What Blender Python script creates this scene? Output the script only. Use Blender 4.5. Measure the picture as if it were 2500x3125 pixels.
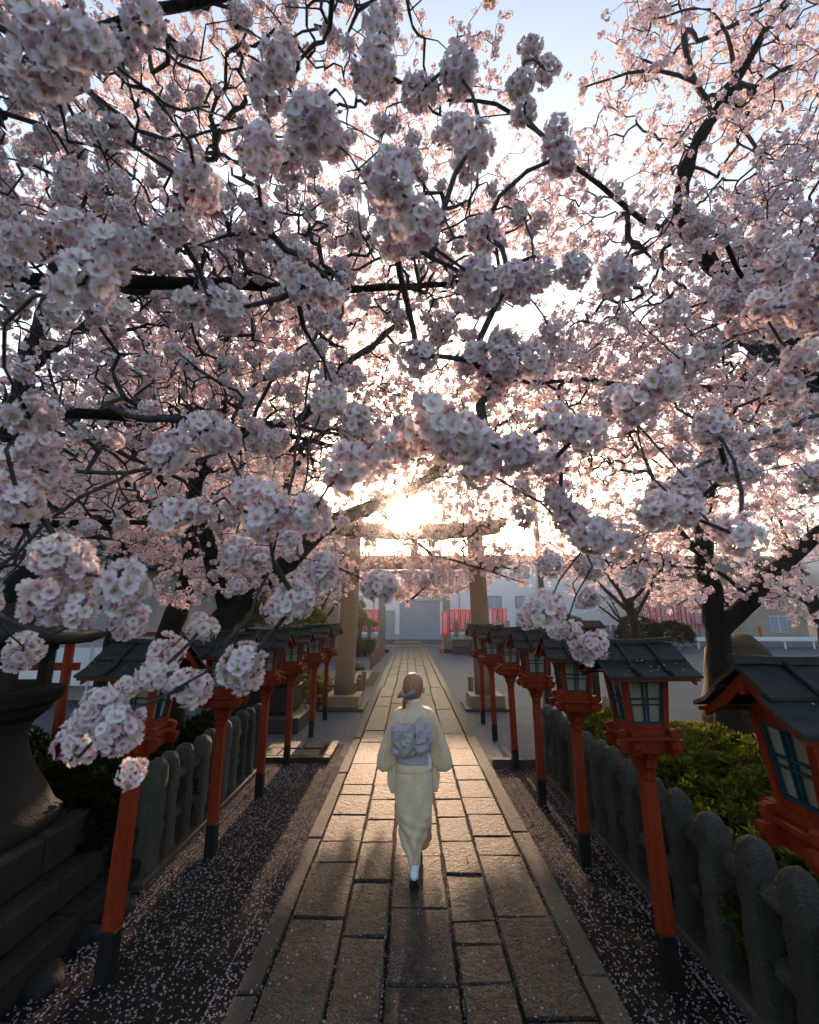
import bpy, bmesh, math, random
import numpy as np
from mathutils import Vector, Matrix

R = math.radians
rng = np.random.default_rng(7)
random.seed(7)
scene = bpy.context.scene
for o in list(bpy.data.objects):
    bpy.data.objects.remove(o)

# ------------------------------------------------------------------ camera
CAM_H, PITCH, F = 2.15, R(12.9), 1400.0
cam_d = bpy.data.cameras.new('camera')
cam_d.sensor_fit = 'HORIZONTAL'; cam_d.sensor_width = 36.0
cam_d.lens = F / 2500.0 * 36.0
cam_d.clip_start = 0.05; cam_d.clip_end = 2000
cam_d.dof.use_dof = True; cam_d.dof.focus_distance = 5.0; cam_d.dof.aperture_fstop = 4.0
cam = bpy.data.objects.new('camera', cam_d)
cam.location = (0, 0, CAM_H); cam.rotation_euler = (R(90) + PITCH, 0, 0)
scene.collection.objects.link(cam); scene.camera = cam

# ------------------------------------------------------------------ sky, sun, exposure
SUN_EL, SUN_AZ = R(12.2), R(-0.5)
world = bpy.data.worlds.new('World'); scene.world = world; world.use_nodes = True
wn = world.node_tree.nodes; wl = world.node_tree.links
bg = wn['Background']; sky = wn.new('ShaderNodeTexSky'); sky.sky_type = 'NISHITA'
sky.sun_disc = False; sky.sun_elevation = SUN_EL; sky.sun_rotation = SUN_AZ
sky.air_density = 1.0; sky.dust_density = 4.5; sky.ozone_density = 0.8
wl.new(sky.outputs[0], bg.inputs[0]); bg.inputs[1].default_value = 0.15
sun_d = bpy.data.lights.new('sun', 'SUN'); sun_d.energy = 3.0; sun_d.angle = R(0.5)
sun_d.color = (1.0, 0.66, 0.43)
sun = bpy.data.objects.new('sun', sun_d); scene.collection.objects.link(sun)
sun.rotation_euler = (-(R(90) - SUN_EL), 0, -SUN_AZ)
vs = scene.view_settings
vs.view_transform = 'Standard'; vs.look = 'None'; vs.gamma = 1.0; vs.use_curve_mapping = False
vs.exposure = 1.75
cy = scene.cycles
cy.max_bounces = 8; cy.diffuse_bounces = 5; cy.glossy_bounces = 2; cy.transmission_bounces = 4
cy.volume_bounces = 1; cy.sample_clamp_indirect = 6.0
cy.caustics_reflective = False; cy.caustics_refractive = False

# ------------------------------------------------------------------ helpers
COL = scene.collection
FWD = np.array([0, math.cos(PITCH), math.sin(PITCH)]); UPV = np.array([0, -math.sin(PITCH), math.cos(PITCH)])
CAMP = np.array([0, 0, CAM_H])

def P(px, py, z):
    """photo pixel (2500 wide) + depth along the lens axis -> world point"""
    return CAMP + FWD * z + np.array([1, 0, 0]) * ((px - 1250) / F * z) + UPV * ((1562.5 - py) / F * z)

def new_mat(name):
    m = bpy.data.materials.new(name); m.use_nodes = True
    nt = m.node_tree
    b = nt.nodes.get('Principled BSDF')
    return m, nt, b

def ramp(nt, fac, stops):
    r = nt.nodes.new('ShaderNodeValToRGB')
    el = r.color_ramp.elements
    while len(el) < len(stops): el.new(0.5)
    for e, (p, c) in zip(el, stops):
        e.position = p; e.color = (*c, 1) if len(c) == 3 else c
    nt.links.new(fac, r.inputs[0])
    return r.outputs[0]

def noise(nt, scale, detail=4, rough=0.55, coord='Object', vec=None, dist=0.0):
    n = nt.nodes.new('ShaderNodeTexNoise'); n.inputs['Scale'].default_value = scale
    n.inputs['Detail'].default_value = detail; n.inputs['Roughness'].default_value = rough
    n.inputs['Distortion'].default_value = dist
    if vec is None:
        tc = nt.nodes.new('ShaderNodeTexCoord'); vec = tc.outputs[coord]
    nt.links.new(vec, n.inputs['Vector'])
    return n.outputs['Fac']

def geopos(nt):
    g = nt.nodes.new('ShaderNodeNewGeometry'); return g.outputs['Position']

def bump(nt, h, strength, dist, b, prev=None):
    bp = nt.nodes.new('ShaderNodeBump'); bp.inputs['Strength'].default_value = strength
    bp.inputs['Distance'].default_value = dist
    nt.links.new(h, bp.inputs['Height'])
    if prev is not None: nt.links.new(prev, bp.inputs['Normal'])
    nt.links.new(bp.outputs[0], b.inputs['Normal'])
    return bp.outputs[0]

def mixc(nt, fac, a, b, mode='MIX'):
    m = nt.nodes.new('ShaderNodeMix'); m.data_type = 'RGBA'; m.blend_type = mode
    for s, v in ((0, fac), (6, a), (7, b)):
        if isinstance(v, (int, float)): m.inputs[s].default_value = v
        elif isinstance(v, tuple): m.inputs[s].default_value = (*v, 1)
        else: nt.links.new(v, m.inputs[s])
    return m.outputs[2]

def mottled(name, c1, c2, scale=6, rough=0.8, bs=0.4, bscale=40, bdist=0.01, spec=0.15, c3=None, scale3=1.0, use_pos=True):
    m, nt, b = new_mat(name)
    v = geopos(nt) if use_pos else None
    col = ramp(nt, noise(nt, scale, 6, 0.6, vec=v), [(0.3, c1), (0.7, c2)])
    if c3 is not None:
        f = ramp(nt, noise(nt, scale3, 4, 0.6, vec=v), [(0.45, (0, 0, 0)), (0.65, (1, 1, 1))])
        col = mixc(nt, f, col, c3)
    nt.links.new(col, b.inputs['Base Color'])
    b.inputs['Roughness'].default_value = rough; b.inputs['Specular IOR Level'].default_value = spec
    if bs: bump(nt, noise(nt, bscale, 5, 0.6, vec=v), bs, bdist, b)
    return m

def granite(name, dark, light, tint, speck=180.0, bs=0.6, rough=0.6, moss=None, spec=0.15, bd=0.012, ctr=(0.40, 0.58)):
    m, nt, b = new_mat(name)
    v = geopos(nt)
    sp = noise(nt, speck, 3, 0.7, vec=v)
    col = ramp(nt, sp, [(ctr[0], dark), (ctr[1], light)])
    big = noise(nt, 3.0, 5, 0.6, vec=v)
    col = mixc(nt, ramp(nt, big, [(0.35, (0, 0, 0)), (0.7, (0.7, 0.7, 0.7))]), col, tint)
    oi = nt.nodes.new('ShaderNodeObjectInfo')
    col = mixc(nt, 1.0, col, ramp(nt, oi.outputs['Random'], [(0, (0.6, 0.6, 0.62)), (1, (1.2, 1.13, 1.05))]), 'MULTIPLY')
    if moss:
        mf = ramp(nt, noise(nt, 5.0, 5, 0.65, vec=v), [(0.56, (0, 0, 0)), (0.7, (0.8, 0.8, 0.8))])
        col = mixc(nt, mf, col, moss)
    nt.links.new(col, b.inputs['Base Color'])
    b.inputs['Roughness'].default_value = rough; b.inputs['Specular IOR Level'].default_value = spec
    if name == 'path_granite':
        col = mixc(nt, 1.0, col, ramp(nt, noise(nt, 11, 6, 0.7, vec=v, dist=.6), [(0.32, (.38, .38, .38)), (0.62, (1.25, 1.2, 1.15))]), 'MULTIPLY')
        nt.links.new(col, b.inputs['Base Color'])
    h = noise(nt, speck * 0.45, 4, 0.7, vec=v)
    p = bump(nt, h, bs, bd, b)
    bump(nt, noise(nt, 16, 5, 0.7, vec=v), 0.8 if name == 'path_granite' else 0.4, 0.03, b, p)
    return m

def painted(name, c, rough=0.5, wear=None):
    m, nt, b = new_mat(name)
    v = geopos(nt)
    col = ramp(nt, noise(nt, 9, 6, 0.65, vec=v), [(0.25, tuple(x * 0.78 for x in c)), (0.75, c)])
    if wear:
        w = ramp(nt, noise(nt, 38, 5, 0.7, vec=v), [(0.60, (0, 0, 0)), (0.68, (1, 1, 1))])
        col = mixc(nt, w, col, wear)
        mp = nt.nodes.new('ShaderNodeMapping'); mp.inputs['Scale'].default_value = (70, 70, 2.2); nt.links.new(v, mp.inputs[0])
        g_ = noise(nt, 1.0, 5, 0.65, vec=mp.outputs[0])                      # wood grain and faded streaks
        col = mixc(nt, 1.0, col, ramp(nt, g_, [(0.3, (.62, .62, .62)), (0.55, (1, 1, 1)), (0.75, (1.25, 1.5, 1.6))]), 'MULTIPLY')
    nt.links.new(col, b.inputs['Base Color']); b.inputs['Roughness'].default_value = rough
    b.inputs['Specular IOR Level'].default_value = 0.14
    bump(nt, noise(nt, 60, 4, 0.6, vec=v), 0.15, 0.004, b)
    return m

M = {}
M['vermilion'] = painted('vermilion_paint', (0.215, 0.023, 0.005), 0.62, (0.08, 0.014, 0.008))
M['black_paint'] = painted('black_paint', (0.012, 0.012, 0.013), 0.55)
M['teal'] = painted('teal_paint', (0.010, 0.055, 0.075), 0.55)
M['copper_roof'] = mottled('dark_sheet_roof', (0.012, 0.014, 0.014), (0.03, 0.033, 0.03), 12, 0.6, 0.15, 60, 0.004, 0.15)
M['granite_dark'] = granite('mossy_granite', (0.025, 0.024, 0.021), (0.125, 0.118, 0.10), (0.045, 0.042, 0.035), 150, 0.7, 0.8, (0.05, 0.055, 0.025))
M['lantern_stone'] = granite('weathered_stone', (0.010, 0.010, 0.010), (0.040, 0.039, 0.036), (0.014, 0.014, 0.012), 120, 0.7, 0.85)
M['torii_stone'] = granite('torii_stone', (0.16, 0.12, 0.08), (0.34, 0.27, 0.19), (0.22, 0.165, 0.11), 130, 0.5, 0.8)
M['pale_stone'] = granite('pale_stone', (0.17, 0.17, 0.16), (0.36, 0.35, 0.32), (0.2, 0.2, 0.18), 120, 0.5, 0.8)
M['brown_rock'] = mottled('brown_rock', (0.025, 0.017, 0.010), (0.075, 0.052, 0.032), 9, 0.9, 0.9, 25, 0.03)
M['log'] = mottled('peeled_log', (0.16, 0.085, 0.05), (0.27, 0.15, 0.09), 15, 0.8, 0.3, 50)
M['old_wood'] = mottled('old_dark_wood', (0.014, 0.009, 0.006), (0.035, 0.022, 0.015), 12, 0.75, 0.5, 40)
M['bark'] = mottled('cherry_bark', (0.006, 0.005, 0.0045), (0.022, 0.017, 0.015), 14, 0.9, 1.0, 30, 0.03, 0.2)
_m = M['bark']; _nt = _m.node_tree; _b = _nt.nodes['Principled BSDF']
_v = geopos(_nt); _mp = _nt.nodes.new('ShaderNodeMapping'); _mp.inputs['Scale'].default_value = (9, 9, 38); _nt.links.new(_v, _mp.inputs[0])
_h = noise(_nt, 1.0, 5, .7, vec=_mp.outputs[0], dist=.8)
_c = _b.inputs['Base Color'].links[0].from_socket
_c = mixc(_nt, ramp(_nt, _h, [(.55, (0, 0, 0)), (.66, (.7, .7, .7))]), _c, (.045, .040, .034)); _nt.links.new(_c, _b.inputs['Base Color'])
bump(_nt, _h, 1.0, .04, _b, _b.inputs['Normal'].links[0].from_socket)
M['twig'] = mottled('twig_bark', (0.018, 0.016, 0.016), (0.07, 0.067, 0.069), 30, 0.85, 0.5, 60, 0.01, 0.25)
M['white_wall'] = mottled('white_render', (0.55, 0.57, 0.60), (0.66, 0.67, 0.69), 0.7, 0.8, 0.1, 8, 0.01)
M['tan_wall'] = mottled('tan_tile', (0.30, 0.24, 0.18), (0.38, 0.31, 0.24), 1.5, 0.75, 0.2, 20)
M['grey_wall'] = mottled('grey_plaster', (0.26, 0.27, 0.27), (0.34, 0.34, 0.33), 1.2, 0.85, 0.15, 10)
M['shutter'] = mottled('grey_shutter', (0.22, 0.27, 0.34), (0.28, 0.33, 0.40), 1.0, 0.45, 0, 10, 0.01, 0.4)
M['bluegrey'] = mottled('blue_grey_paint', (0.22, 0.27, 0.31), (0.27, 0.32, 0.36), 1.2, 0.6, 0)
M['asphalt'] = mottled('asphalt', (0.045, 0.047, 0.05), (0.07, 0.072, 0.078), 4, 0.85, 0.4, 200, 0.005)
M['metal_grey'] = mottled('grey_steel', (0.36, 0.40, 0.45), (0.44, 0.48, 0.52), 5, 0.4, 0)
M['dark_metal'] = mottled('dark_steel', (0.035, 0.035, 0.04), (0.06, 0.06, 0.065), 5, 0.5, 0)
M['tile_roof'] = mottled('dark_tile', (0.03, 0.032, 0.036), (0.06, 0.062, 0.068), 6, 0.6, 0.2, 20)
M['orange_paint'] = painted('orange_paint', (0.62, 0.13, 0.025), 0.5)
M['cyan_paint'] = painted('cyan_paint', (0.05, 0.30, 0.36), 0.5)
M['white_paint'] = painted('white_paint', (0.70, 0.71, 0.72), 0.5)
M['terracotta'] = mottled('terracotta', (0.22, 0.09, 0.05), (0.30, 0.13, 0.08), 8, 0.85, 0.2)

m, nt, b = new_mat('lantern_paper'); M['paper'] = m
col = ramp(nt, noise(nt, 7, 5, 0.6, vec=geopos(nt)), [(0.3, (0.33, 0.275, 0.19)), (0.7, (0.48, 0.42, 0.32))])
nt.links.new(col, b.inputs['Base Color']); b.inputs['Roughness'].default_value = 0.6
tr = nt.nodes.new('ShaderNodeBsdfTranslucent'); nt.links.new(col, tr.inputs[0])
mx = nt.nodes.new('ShaderNodeMixShader'); mx.inputs[0].default_value = 0.4
nt.links.new(b.outputs[0], mx.inputs[1]); nt.links.new(tr.outputs[0], mx.inputs[2])
nt.links.new(mx.outputs[0], nt.nodes['Material Output'].inputs[0])

def leafy(name, attr=None, c=(0.06, 0.10, 0.02), tc=(0.12, 0.18, 0.03), fac=0.45, var=0.35):
    m, nt, b = new_mat(name); nt.nodes.remove(b)
    d = nt.nodes.new('ShaderNodeBsdfDiffuse'); t = nt.nodes.new('ShaderNodeBsdfTranslucent')
    oi = nt.nodes.new('ShaderNodeObjectInfo')
    vr = ramp(nt, oi.outputs['Random'], [(0, (1 - var,) * 3), (1, (1.0,) * 3)])
    if attr:
        a = nt.nodes.new('ShaderNodeVertexColor'); a.layer_name = attr
        ca = a.outputs[0]
        cd = mixc(nt, 1.0, ca, vr, 'MULTIPLY'); ct = mixc(nt, 1.0, cd, tc, 'MULTIPLY')
    else:
        cd = mixc(nt, 1.0, vr, c, 'MULTIPLY'); ct = mixc(nt, 1.0, vr, tc, 'MULTIPLY')
    nt.links.new(cd, d.inputs[0]); nt.links.new(ct, t.inputs[0])
    mx = nt.nodes.new('ShaderNodeMixShader'); mx.inputs[0].default_value = fac
    nt.links.new(d.outputs[0], mx.inputs[1]); nt.links.new(t.outputs[0], mx.inputs[2])
    nt.links.new(mx.outputs[0], nt.nodes['Material Output'].inputs[0])
    return m
M['petal'] = leafy('cherry_petal', 'col', tc=(1.0, 0.92, 0.90), fac=0.36, var=0.10)
M['leaf'] = leafy('azalea_leaf', None, (0.075, 0.088, 0.016), (0.15, 0.165, 0.022), 0.4, 0.5)
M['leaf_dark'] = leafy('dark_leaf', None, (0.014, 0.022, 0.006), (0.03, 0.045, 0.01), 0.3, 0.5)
M['leaf_light'] = leafy('fresh_leaf', None, (0.12, 0.16, 0.03), (0.22, 0.26, 0.04), 0.45, 0.4)
M['fallen'] = leafy('fallen_petal', None, (0.36, 0.29, 0.33), (0.35, 0.28, 0.3), 0.25, 0.1)
M['fallen'].diffuse_color = (1, 1, 1, 1)

def link(o, parent=None):
    COL.objects.link(o)
    if parent is not None: o.parent = parent
    return o

def meshobj(name, verts, faces, mat=None, parent=None, smooth=False):
    me = bpy.data.meshes.new(name)
    me.from_pydata([tuple(map(float, v)) for v in verts], [], [tuple(map(int, f)) for f in faces])
    if mat is not None:
        me.materials.append(M[mat] if isinstance(mat, str) else mat)
    if smooth: me.polygons.foreach_set('use_smooth', [True] * len(me.polygons))
    me.update()
    return link(bpy.data.objects.new(name, me), parent)

def tag(o, label, cat, group=None, kind=None):
    o['label'] = label; o['category'] = cat
    if group: o['group'] = group
    if kind: o['kind'] = kind
    return o

def thing(name, loc, label, cat, group=None, rz=0.0):
    e = bpy.data.objects.new(name, None); e.empty_display_size = 0.1
    e.location = loc; e.rotation_euler = (0, 0, rz); link(e)
    return tag(e, label, cat, group)

def copy_tree(o, parent=None):
    c = o.copy(); COL.objects.link(c); c.parent = parent
    for ch in list(o.children): copy_tree(ch, c)
    return c

class MB:
    def __init__(s): s.v = []; s.f = []
    def add(s, v, f):
        n = len(s.v); s.v += [tuple(x) for x in v]; s.f += [tuple(i + n for i in q) for q in f]
    def box(s, c, d, taper=(1, 1), rz=0, bev=0.0):
        cx, cy, cz = c; x, y, z = d[0] / 2, d[1] / 2, d[2] / 2
        ca, sa = math.cos(rz), math.sin(rz)
        def pt(px, py, pz): return (cx + px * ca - py * sa, cy + px * sa + py * ca, cz + pz)
        tx, ty = taper
        if bev <= 0:
            v = [pt(-x, -y, -z), pt(x, -y, -z), pt(x, y, -z), pt(-x, y, -z),
                 pt(-x * tx, -y * ty, z), pt(x * tx, -y * ty, z), pt(x * tx, y * ty, z), pt(-x * tx, y * ty, z)]
            s.add(v, [(3, 2, 1, 0), (4, 5, 6, 7), (0, 1, 5, 4), (1, 2, 6, 5), (2, 3, 7, 6), (3, 0, 4, 7)])
        else:
            e = bev; v = []
            for (zz, ins, k) in ((-z, e, 0), (-z + e, 0, 0), (z - e, 0, 1), (z, e, 1)):
                fx = tx if k else 1; fy = ty if k else 1
                X, Y = x * fx - ins, y * fy - ins
                v += [pt(-X, -Y, zz), pt(X, -Y, zz), pt(X, Y, zz), pt(-X, Y, zz)]
            f = [(3, 2, 1, 0), (12, 13, 14, 15)]
            for r in range(3):
                for i in range(4):
                    j = (i + 1) % 4; f.append((r * 4 + i, r * 4 + j, r * 4 + 4 + j, r * 4 + 4 + i))
            s.add(v, f)
        return s
    def loft(s, rings, cap=True):
        n = len(rings[0]); v = [p for r in rings for p in r]; f = []
        for a in range(len(rings) - 1):
            for i in range(n):
                j = (i + 1) % n; f.append((a * n + i, a * n + j, a * n + n + j, a * n + n + i))
        if cap:
            f.append(tuple(range(n - 1, -1, -1))); k = (len(rings) - 1) * n; f.append(tuple(range(k, k + n)))
        s.add(v, f); return s
    def cyl(s, p0, p1, r0, r1=None, n=10):
        r1 = r0 if r1 is None else r1
        s.loft([ring(p0, np.subtract(p1, p0), r0, n), ring(p1, np.subtract(p1, p0), r1, n)]); return s
    def extrude_poly(s, pts, axis, t0, t1):
        """pts 2D polygon; axis 'x': (y,z) swept along x etc."""
        def p3(p, t): return (t, p[0], p[1]) if axis == 'x' else ((p[0], t, p[1]) if axis == 'y' else (p[0], p[1], t))
        n = len(pts); v = [p3(p, t0) for p in pts] + [p3(p, t1) for p in pts]
        f = [tuple(range(n - 1, -1, -1)), tuple(range(n, 2 * n))] + [(i, (i + 1) % n, n + (i + 1) % n, n + i) for i in range(n)]
        s.add(v, f); return s
    def build(s, name, mat, parent=None, smooth=False, fix=True):
        o = meshobj(name, s.v, s.f, mat, parent, smooth)
        if fix:
            bm = bmesh.new(); bm.from_mesh(o.data); bmesh.ops.recalc_face_normals(bm, faces=bm.faces); bm.to_mesh(o.data); bm.free()
        return o

def ring(c, d, r, n):
    d = np.asarray(d, float); d = d / (np.linalg.norm(d) + 1e-9)
    a = np.array([0, 0, 1.0]) if abs(d[2]) < 0.9 else np.array([1.0, 0, 0])
    u = np.cross(a, d); u /= np.linalg.norm(u); w = np.cross(d, u)
    t = np.arange(n) * 2 * math.pi / n
    return [tuple(np.asarray(c) + r * (math.cos(x) * u + math.sin(x) * w)) for x in t]

def rough_mesh(o, amp, scale, seed=0):
    from mathutils import noise as mn
    for v in o.data.vertices:
        p = v.co * scale + Vector((seed * 7.3, seed * 3.1, 0))
        v.co += v.normal * amp * mn.noise(p) * 1.6
    o.data.update()

def sstruct(o):
    o['kind'] = 'structure'; return o

# ================================================================== GROUND
m, nt, b = new_mat('gravel'); M['gravel'] = m
v = geopos(nt)
vor = nt.nodes.new('ShaderNodeTexVoronoi'); vor.inputs['Scale'].default_value = 55; nt.links.new(v, vor.inputs['Vector'])
colr = ramp(nt, vor.outputs['Color'], [(0.0, (0.035, 0.041, 0.052)), (1.0, (0.115, 0.128, 0.152))])
colr = mixc(nt, ramp(nt, noise(nt, 0.8, 5, 0.6, vec=v), [(0.4, (0, 0, 0)), (0.7, (0.5, 0.5, 0.5))]), colr, (0.11, 0.11, 0.11))
nt.links.new(colr, b.inputs['Base Color']); b.inputs['Roughness'].default_value = 0.85; b.inputs['Specular IOR Level'].default_value = 0.1
bump(nt, vor.outputs['Distance'], 0.8, 0.012, b)
g = meshobj('ground', [(-300, -60, 0), (300, -60, 0), (300, 500, 0), (-300, 500, 0)], [(0, 1, 2, 3)], 'gravel'); sstruct(g)

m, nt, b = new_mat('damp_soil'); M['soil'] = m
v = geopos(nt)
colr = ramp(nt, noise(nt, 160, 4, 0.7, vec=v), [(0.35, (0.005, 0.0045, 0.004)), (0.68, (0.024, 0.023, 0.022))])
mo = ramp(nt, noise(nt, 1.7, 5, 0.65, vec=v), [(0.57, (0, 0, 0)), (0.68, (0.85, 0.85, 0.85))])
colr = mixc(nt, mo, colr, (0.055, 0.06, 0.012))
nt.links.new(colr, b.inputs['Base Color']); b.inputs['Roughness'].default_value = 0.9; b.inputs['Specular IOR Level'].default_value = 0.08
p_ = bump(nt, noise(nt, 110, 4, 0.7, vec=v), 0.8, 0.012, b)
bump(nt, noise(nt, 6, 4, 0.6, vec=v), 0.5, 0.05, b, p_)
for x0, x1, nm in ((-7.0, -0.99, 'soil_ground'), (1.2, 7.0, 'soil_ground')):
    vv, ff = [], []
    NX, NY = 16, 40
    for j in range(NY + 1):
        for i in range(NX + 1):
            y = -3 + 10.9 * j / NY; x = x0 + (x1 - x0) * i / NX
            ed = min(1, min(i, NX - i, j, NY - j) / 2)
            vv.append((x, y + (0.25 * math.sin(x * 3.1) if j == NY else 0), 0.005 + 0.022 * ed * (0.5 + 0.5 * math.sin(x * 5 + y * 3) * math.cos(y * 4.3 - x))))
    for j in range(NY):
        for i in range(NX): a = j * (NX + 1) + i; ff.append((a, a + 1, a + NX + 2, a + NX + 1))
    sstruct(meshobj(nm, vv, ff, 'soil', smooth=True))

# ------------------------------------------------------------------ stone path, slab by slab
M['slab'] = granite('path_granite', (0.007, 0.0065, 0.006), (0.115, 0.100, 0.089), (0.04, 0.035, 0.031), 85, 1.0, 0.64, None, 0.15, 0.02, (0.42, 0.56))
path = meshobj('path', [(-0.99, -2, 0.009), (1.2, -2, 0.009), (1.2, 35.6, 0.009), (-0.99, 35.6, 0.009)], [(0, 1, 2, 3)], 'soil'); sstruct(path)
COLX = [-1.0, -0.858, -0.462, -0.146, 0.293, 0.617, 1.02, 1.2]
def slab(x0, x1, y0, y1, z=0.05, gap=0.011, parent=path, mat='slab', name='stone_slab', jit=0.012):
    j = lambda: random.uniform(-jit, jit)
    gx, gy = gap, gap * 0.75
    base = [(x0 + gx + j() * .5, y0 + gy + j()), (x1 - gx + j() * .5, y0 + gy + j()), (x1 - gx + j() * .5, y1 - gy + j()), (x0 + gx + j() * .5, y1 - gy + j())]
    pts = []
    for i in range(4):                      # break the edges once or twice so that they run unevenly
        a, bb = np.array(base[i]), np.array(base[(i + 1) % 4]); pts.append(a)
        for t in (0.33, 0.66):
            pts.append(a + (bb - a) * t + np.array([j(), j()]) * 0.5)
    c = np.mean(pts, axis=0)
    tz = z + random.uniform(-0.006, 0.006); tx, ty = random.uniform(-.006, .006), random.uniform(-.006, .006)
    n = len(pts); vv = []
    for k, (ins, zz) in enumerate(((0, 0.0), (0, tz - 0.012), (0.010, tz))):
        for p in pts:
            q = p + (c - p) / (np.linalg.norm(c - p) + 1e-6) * ins
            h = zz + ((q[0] - c[0]) * tx + (q[1] - c[1]) * ty if k else 0)
            vv.append((q[0], q[1], h))
    ff = [tuple(range(2 * n, 3 * n))] + [(k * n + i, k * n + (i + 1) % n, (k + 1) * n + (i + 1) % n, (k + 1) * n + i) for k in range(2) for i in range(n)]
    if name is None: return vv, ff
    return meshobj(name, vv, ff, mat, parent)
# joints of the nearer slabs, measured column by column
CUTS = {0: [-1, 1.3, 3.18, 5.1, 7.0, 8.9, 10.9, 12.4, 14.9], 1: [-1, 1.6, 2.9, 3.86, 4.62, 5.02, 5.62, 6.2, 6.55, 7.4, 8.6, 9.4, 10.6, 11.9, 13.2, 14.9],
        2: [-1, 1.9, 2.9, 3.66, 4.32, 4.98, 5.5, 6.05, 6.5, 7.3, 7.9, 8.9, 10.0, 11.2, 12.2, 13.6, 14.9],
        3: [-1, 1.8, 3.24, 3.97, 4.72, 5.4, 6.2, 7.0, 7.9, 9.0, 10.2, 11.4, 12.4, 13.8, 14.9],
        4: [-1, 1.5, 2.6, 3.25, 3.58, 3.82, 4.42, 5.0, 5.55, 6.05, 6.6, 7.2, 7.9, 8.8, 9.9, 10.9, 12.3, 13.5, 14.9],
        5: [-1, 1.4, 3.0, 3.87, 4.75, 5.1, 5.62, 6.1, 6.7, 7.3, 8.2, 9.2, 10.4, 11.5, 12.7, 14.9], 6: [-1, 1.6, 3.3, 5.2, 7.2, 9.0, 10.8, 12.6, 14.9]}
for c in range(7):
    ys = list(CUTS[c])
    for a, bb in zip(ys[:-1], ys[1:]):
        slab(COLX[c], COLX[c + 1], a, bb, mat='slab' if 0 < c < 6 else 'granite_dark')  # dark grey edging strips; shade of the path's edges is put into this granite too
COLX2 = [-1.0, -0.80, -0.43, -0.09, 0.26, 0.64, 1.0, 1.2]
far = MB()
for c in range(7):
    y = 14.9 + (0.3 * (c % 2))
    ys = [14.9]
    while ys[-1] < 35.2: ys.append(min(35.3, ys[-1] + random.uniform(0.7, 1.3) * (2 if c in (0, 6) else 1)))
    if ys[-1] - ys[-2] < 0.3: ys.pop(-2)
    for a, bb in zip(ys[:-1], ys[1:]):
        if a < 21: slab(COLX2[c], COLX2[c + 1], a, bb)
        else: far.add(*slab(COLX2[c], COLX2[c + 1], a, bb, name=None))
o = far.build('far_stone_slabs', 'slab', path); o['kind'] = 'stuff'
for i in range(5): slab(-2.6 + i * 1.15, -2.6 + (i + 1) * 1.15, 35.35, 36.0, 0.07, mat='pale_stone')

# branch paths to the left
bp = meshobj('side_path', [(-6.5, 7.62, 0.012), (-1.12, 7.62, 0.012), (-1.12, 8.6, 0.012), (-6.5, 8.6, 0.012)], [(0, 1, 2, 3)], 'soil'); sstruct(bp)
for i, (a, bb) in enumerate([(-6.4, -5.2), (-5.2, -4.0), (-4.0, -2.95), (-2.95, -2.05), (-2.05, -1.42)]):
    slab(a, bb, 7.74, 8.1 + 0.05 * (i % 2), 0.07, parent=bp); slab(a + (0.3 if i else 0), bb + (0.3 if i < 4 else 0), 8.15, 8.58, 0.07, parent=bp)
slab(-6.4, -3.4, 7.6, 7.72, 0.07, parent=bp); slab(-3.4, -1.2, 7.6, 7.72, 0.07, parent=bp); slab(-1.36, -1.2, 7.74, 8.6, 0.07, parent=bp)
bp2 = meshobj('side_path', [(-8, 15.3, 0.012), (-1.15, 15.3, 0.012), (-1.15, 19.3, 0.012), (-8, 19.3, 0.012)], [(0, 1, 2, 3)], 'soil'); sstruct(bp2)
for i in range(8):
    x0 = -1.45 - i * 0.62; ys = [15.35, 16.3 + .2 * (i % 3), 17.6 - .2 * (i % 2), 18.5, 19.25]
    for a, bb in zip(ys[:-1], ys[1:]): slab(x0 - 0.6, x0, a, bb, 0.06, parent=bp2)
# kerb on the right where the fence ends
kb = MB().box((1.62, 7.42, 0.05), (0.8, 0.1, 0.12), bev=0.01).build('kerb', 'granite_dark'); sstruct(kb)

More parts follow.
